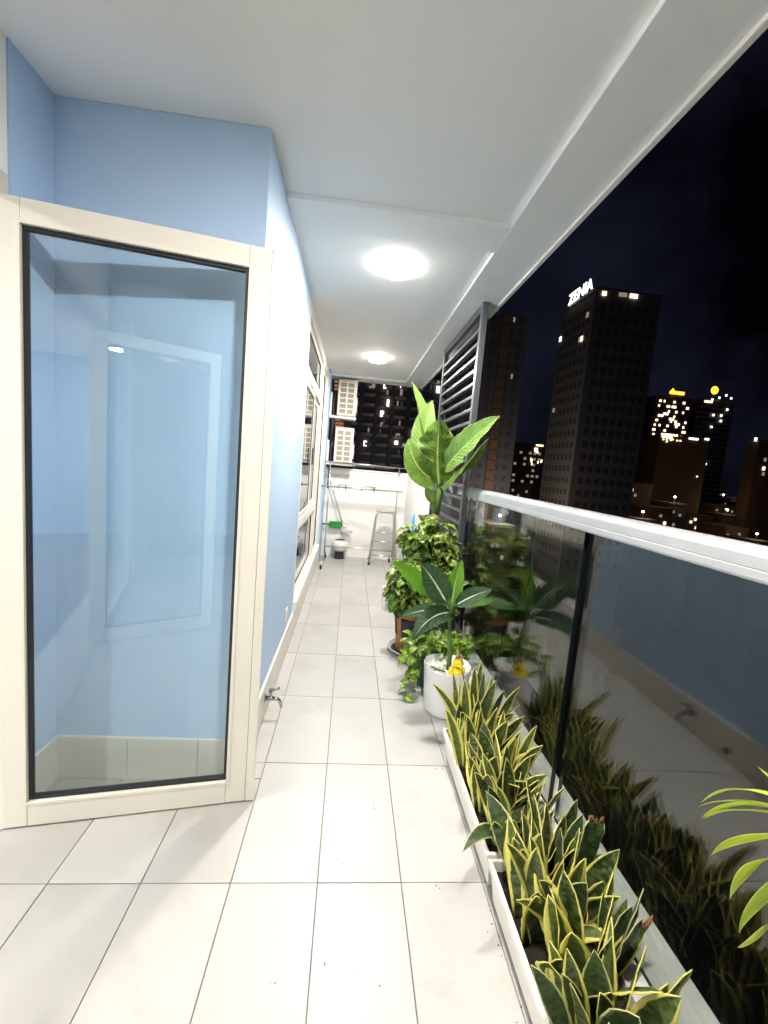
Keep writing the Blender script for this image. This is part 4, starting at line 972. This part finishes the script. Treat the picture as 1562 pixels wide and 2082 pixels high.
o = MB().lathe([(0, 0), (2.3, 0), (2.5, .2), (2.5, .5), (0, .5)], 28).build('disc', MT['sign_yellow'], sy); o.rotation_euler.x = math.radians(90); o.location = (0, 0, 3.2)
for q in (-.75, .75): MB().box(q - .22, q + .22, -.62, -.505, 2.2, 4.1).build('mark', MT['post'], sy)
MB().box(-.3, .3, 0, .4, -2.5, .8).build('support', MT['concrete'], sy)
t, hw, hd, H = tower('brown_block', 'brown blank-walled block with a lit roof terrace before the far towers', 138.5, 163, 180, 188, 26.5, 'concrete_b')
for (x, w, m) in ((-8, 8, 'w_warm'), (4, 4.5, 'w_white'), (-9, 5, 'w_warm'), (10.5, 2, 'w_white')): lit(t, 'f', hw, hd, x, H - ru(.2, 2.4), w, .8, m)
for k in range(10): lit(t, 'f', hw, hd, ru(-11, 2), H - ru(1.5, 3.5), .7, .6, 'w_warm')
p = PY(1417, 970, 180); lit(t, 'f', hw, hd, p.x - 150.75, p.z - GZ, .5, .5, 'w_white')
t, hw, hd, H = tower('edge_block', 'dark brown block cut by the right edge of the view', 187.4, 212, 180, 186, 28, 'concrete_b')
for (u, v, m) in ((1552, 956, 'w_warm'), (1551, 967, 'w_dim'), (1555, 938, 'w_dim'), (1536, 895, 'w_white')): p = PY(u, v, 180); lit(t, 'f', hw, hd, p.x - 199.7, min(p.z - GZ, H - .6), 1.2, 1.6, m)
t, hw, hd, H = tower('reddish_tower', 'small distant reddish tower between the residential tower and the hotel', 86, 104, 220, 236, 20.5, 'concrete_b')
win_grid(t, 'f', hw, hd, H, 6, 3.1, 30, H - 4, 1.4, 1.3, 'w_dim', .55)
lit(t, 'f', hw, hd, 6, H - 1.2, 4, .8, 'w_warm')
for i in range(14): lit(t, 'f', hw, hd, ru(2, 8.5), H - ru(3, 12), .6, 1.2, 'w_warm')
t, hw, hd, H = tower('thin_tower', 'slim distant dark tower left of the reddish tower', 80.5, 85.5, 235, 245, 18.5, 'concrete'); lit(t, 'f', hw, hd, 0, H - 1.5, 4, .6, 'w_white')
# low houses and street lamps down in the city
random.seed(99); n = 0
low = ['low pale house beside the %s', 'low flat-roofed house in front of the %s', 'small dark shop house near the %s']
spots = [(1300, 985, 150, 'brown block, with a pink lit roof'), (1340, 1035, 140, 'brown block, close to the handrail'), (1425, 1050, 170, 'striped tower, with a yellow shop light'), (1475, 1030, 190, 'edge block, under a bright street lamp'), (1500, 1075, 150, 'edge block, next to the handrail'), (1390, 1062, 210, 'brown block, in the dark gap'), (1460, 1000, 300, 'far right horizon'), (1060, 985, 170, 'hotel, left of its foot')]
for i, (u, v, y, w) in enumerate(spots):
    p = PY(u, v, y); hh = p.z; wd = ru(9, 14)
    t, hw, hd, H = tower('town_house', low[i % 3] % w, p.x - wd / 2, p.x + wd / 2, y, y + 14, hh, ('concrete', 'concrete_b', 'zen')[i % 3], group='low houses down in the city')
    for k in range(4): lit(t, 'f', hw, hd, ru(-hw + 1, hw - 1), H - ru(2, 6), .9, 1.0, random.choice(('w_warm', 'w_dim', 'w_dim')))
    MB().box(-hw - .2, hw + .2, -hd - .2, hd + .2, H + .01, H + .6).build('parapet', MT['concrete'], t)
def flood_or_fill(u, v, y, label, hl, pw, col=(1, .68, .36), r=.38, w=7.0, pos=None):  # city lights and added fill lights, each on a house added to carry it
    p = Vector(pos) if pos else PY(u, v, y); roof = p.z - 3.0
    t, hw, hd, H = tower('town_house', hl, p.x - w / 2, p.x + w / 2, p.y - 2, p.y + 10, roof, random.choice(('concrete', 'concrete_b')), group='low houses down in the city')
    MB().box(-hw - .2, hw + .2, -hd - .2, hd + .2, H + .01, H + .7).build('parapet', MT['concrete'], t)
    for k in range(3): lit(t, 'f', hw, hd, ru(-hw + 1, hw - 1), H - ru(3, 9), .9, 1.0, 'w_dim')
    t = thing('roof_or_fill_light', label, 'floodlight', (p.x, p.y, roof + .02), 'floodlights glowing on city roofs')
    MB().tube([(0, 0, 0), (0, 0, 2.4)], .09, 6).build('mast', MT['concrete'], t)
    MB().blob((0, 0, 2.9), (r, r, r * .8), 10, 6).build('lamp_head', MT['street'], t, smooth=True)
    if pw:
        l = bpy.data.lights.new('lamp_or_fill_light', 'POINT'); l.energy = pw; l.color = col; l.shadow_soft_size = 1.0
        o = bpy.data.objects.new('lamp_or_fill_light', l); COL.objects.link(o); o.parent = t; o.location = (0, -2.8, 4.2)
flood_or_fill(1373, 1010, 150, 'brightest floodlight low between the far towers and the edge block', 'dark house under the brightest floodlight', 800)
flood_or_fill(1308, 1040, 128, 'floodlight at the foot of the brown block near the handrail', 'dark house at the foot of the brown block, carrying a floodlight', 420)
flood_or_fill(1478, 1035, 175, 'floodlight near the foot of the striped tower', 'dark house at the foot of the striped tower, carrying a floodlight', 450)
flood_or_fill(1540, 1085, 140, 'floodlight at the lower right just above the handrail', 'dark house at the lower right, carrying a floodlight', 400)
flood_or_fill(0, 0, 0, 'added fill light for the hotel facade, hidden below the handrail', 'added mid-rise house carrying the fill light between the residential tower and the hotel', 2600, (1, .86, .70), pos=(41, 108, -9))  # fill light added to brighten the hotel facade, on an added house
flood_or_fill(0, 0, 0, 'added fill light for the apartment block facade, hidden behind the far parapet', 'added mid-rise house carrying the fill light before the apartment block, hidden by the parapet', 4200, (.85, .85, 1.0), pos=(9, 84, -12))  # unseen fill light and house, added to bring out the balconies
NM = ('left of the pair by the edge block', 'topmost beside the edge block', 'just below the horizon by the striped tower', 'between striped tower and edge block', 'under the reddish tower', 'beside the reddish tower roof')
for i, (u, v) in enumerate(((1471, 1006), (1510, 1006), (1474, 1020), (1503, 1012), (1085, 983))):
    flood_or_fill(u, v, 320, 'tiny far floodlight on the horizon, ' + NM[i], 'far dark house on the horizon, ' + NM[i], 0, r=.8, w=9.0)
# more dim rooms in the apartment block
ab = bpy.data.objects['apartment_block']
for i in range(34):
    k, f = random.randint(0, 6), random.randint(21, 32); lit(ab, 'f', 27, 10 + .02, xs[2 + k % 7] + bay / 2 + ru(-1.2, 1.2), f * fl - .5 + 1.15, ru(.5, .5), 1.5, random.choice(('w_faint', 'w_faint', 'w_dim')))

# real street lamps far down, seen through the railing glass
SL = ('by the curve of the road', 'beside a lit crossing', 'in front of the low houses', 'alone on the dark road', 'at the right edge of the glass', 'nearest the gap between the panes', 'deepest below the railing')
for i, (u, v) in enumerate(((1275, 1164), (1316, 1148), (1386, 1166), (1452, 1158), (1532, 1182), (1262, 1118), (1505, 1250))):
    d = ray(u, v); q = (GZ + 8 - CAMH) / d.z; t = thing('street_lamp', 'street lamp seen dimly through the railing glass, ' + SL[i], 'street lamp', (d.x * q, d.y * q, GZ), 'street lamps far below')
    MB().tube([(0, 0, 0), (0, 0, 7.5)], .08, 6).build('mast', MT['concrete'], t); MB().tube([(0, 0, 7.4), (-1.2, 0, 7.9)], .06, 6).build('arm', MT['concrete'], t)
    MB().blob((-1.3, 0, 7.9), (.55, .3, .2), 10, 6).build('lamp_head', MT['street'], t, smooth=True)
random.seed(3); mb = MB()
for (u, v) in ((770, 1998), (722, 1966), (655, 1955), (893, 1806), (560, 1990), (760, 1640), (700, 1760)):
    d = ray(u, v); t_ = -CAMH / d.z; x, y = d.x * t_, d.y * t_
    for k in range(random.randint(1, 3)): mb.blob((x + ru(-.012, .012), y + ru(-.012, .012), .0022), (ru(.001, .003), ru(.001, .003), .0015), 6, 4)
for k in range(22):
    x, y = .60 - abs(random.gauss(0, .035)), ru(.6, 2.0); mb.blob((x, y, .002), (ru(.001, .0028), ru(.001, .0028), .0015), 5, 3)
so1 = stuff(mb.build('soil_specks', MT['soil'], smooth=True)); tag(so1, 'dark specks of soil scattered on the tiles by the planters', 'dirt')
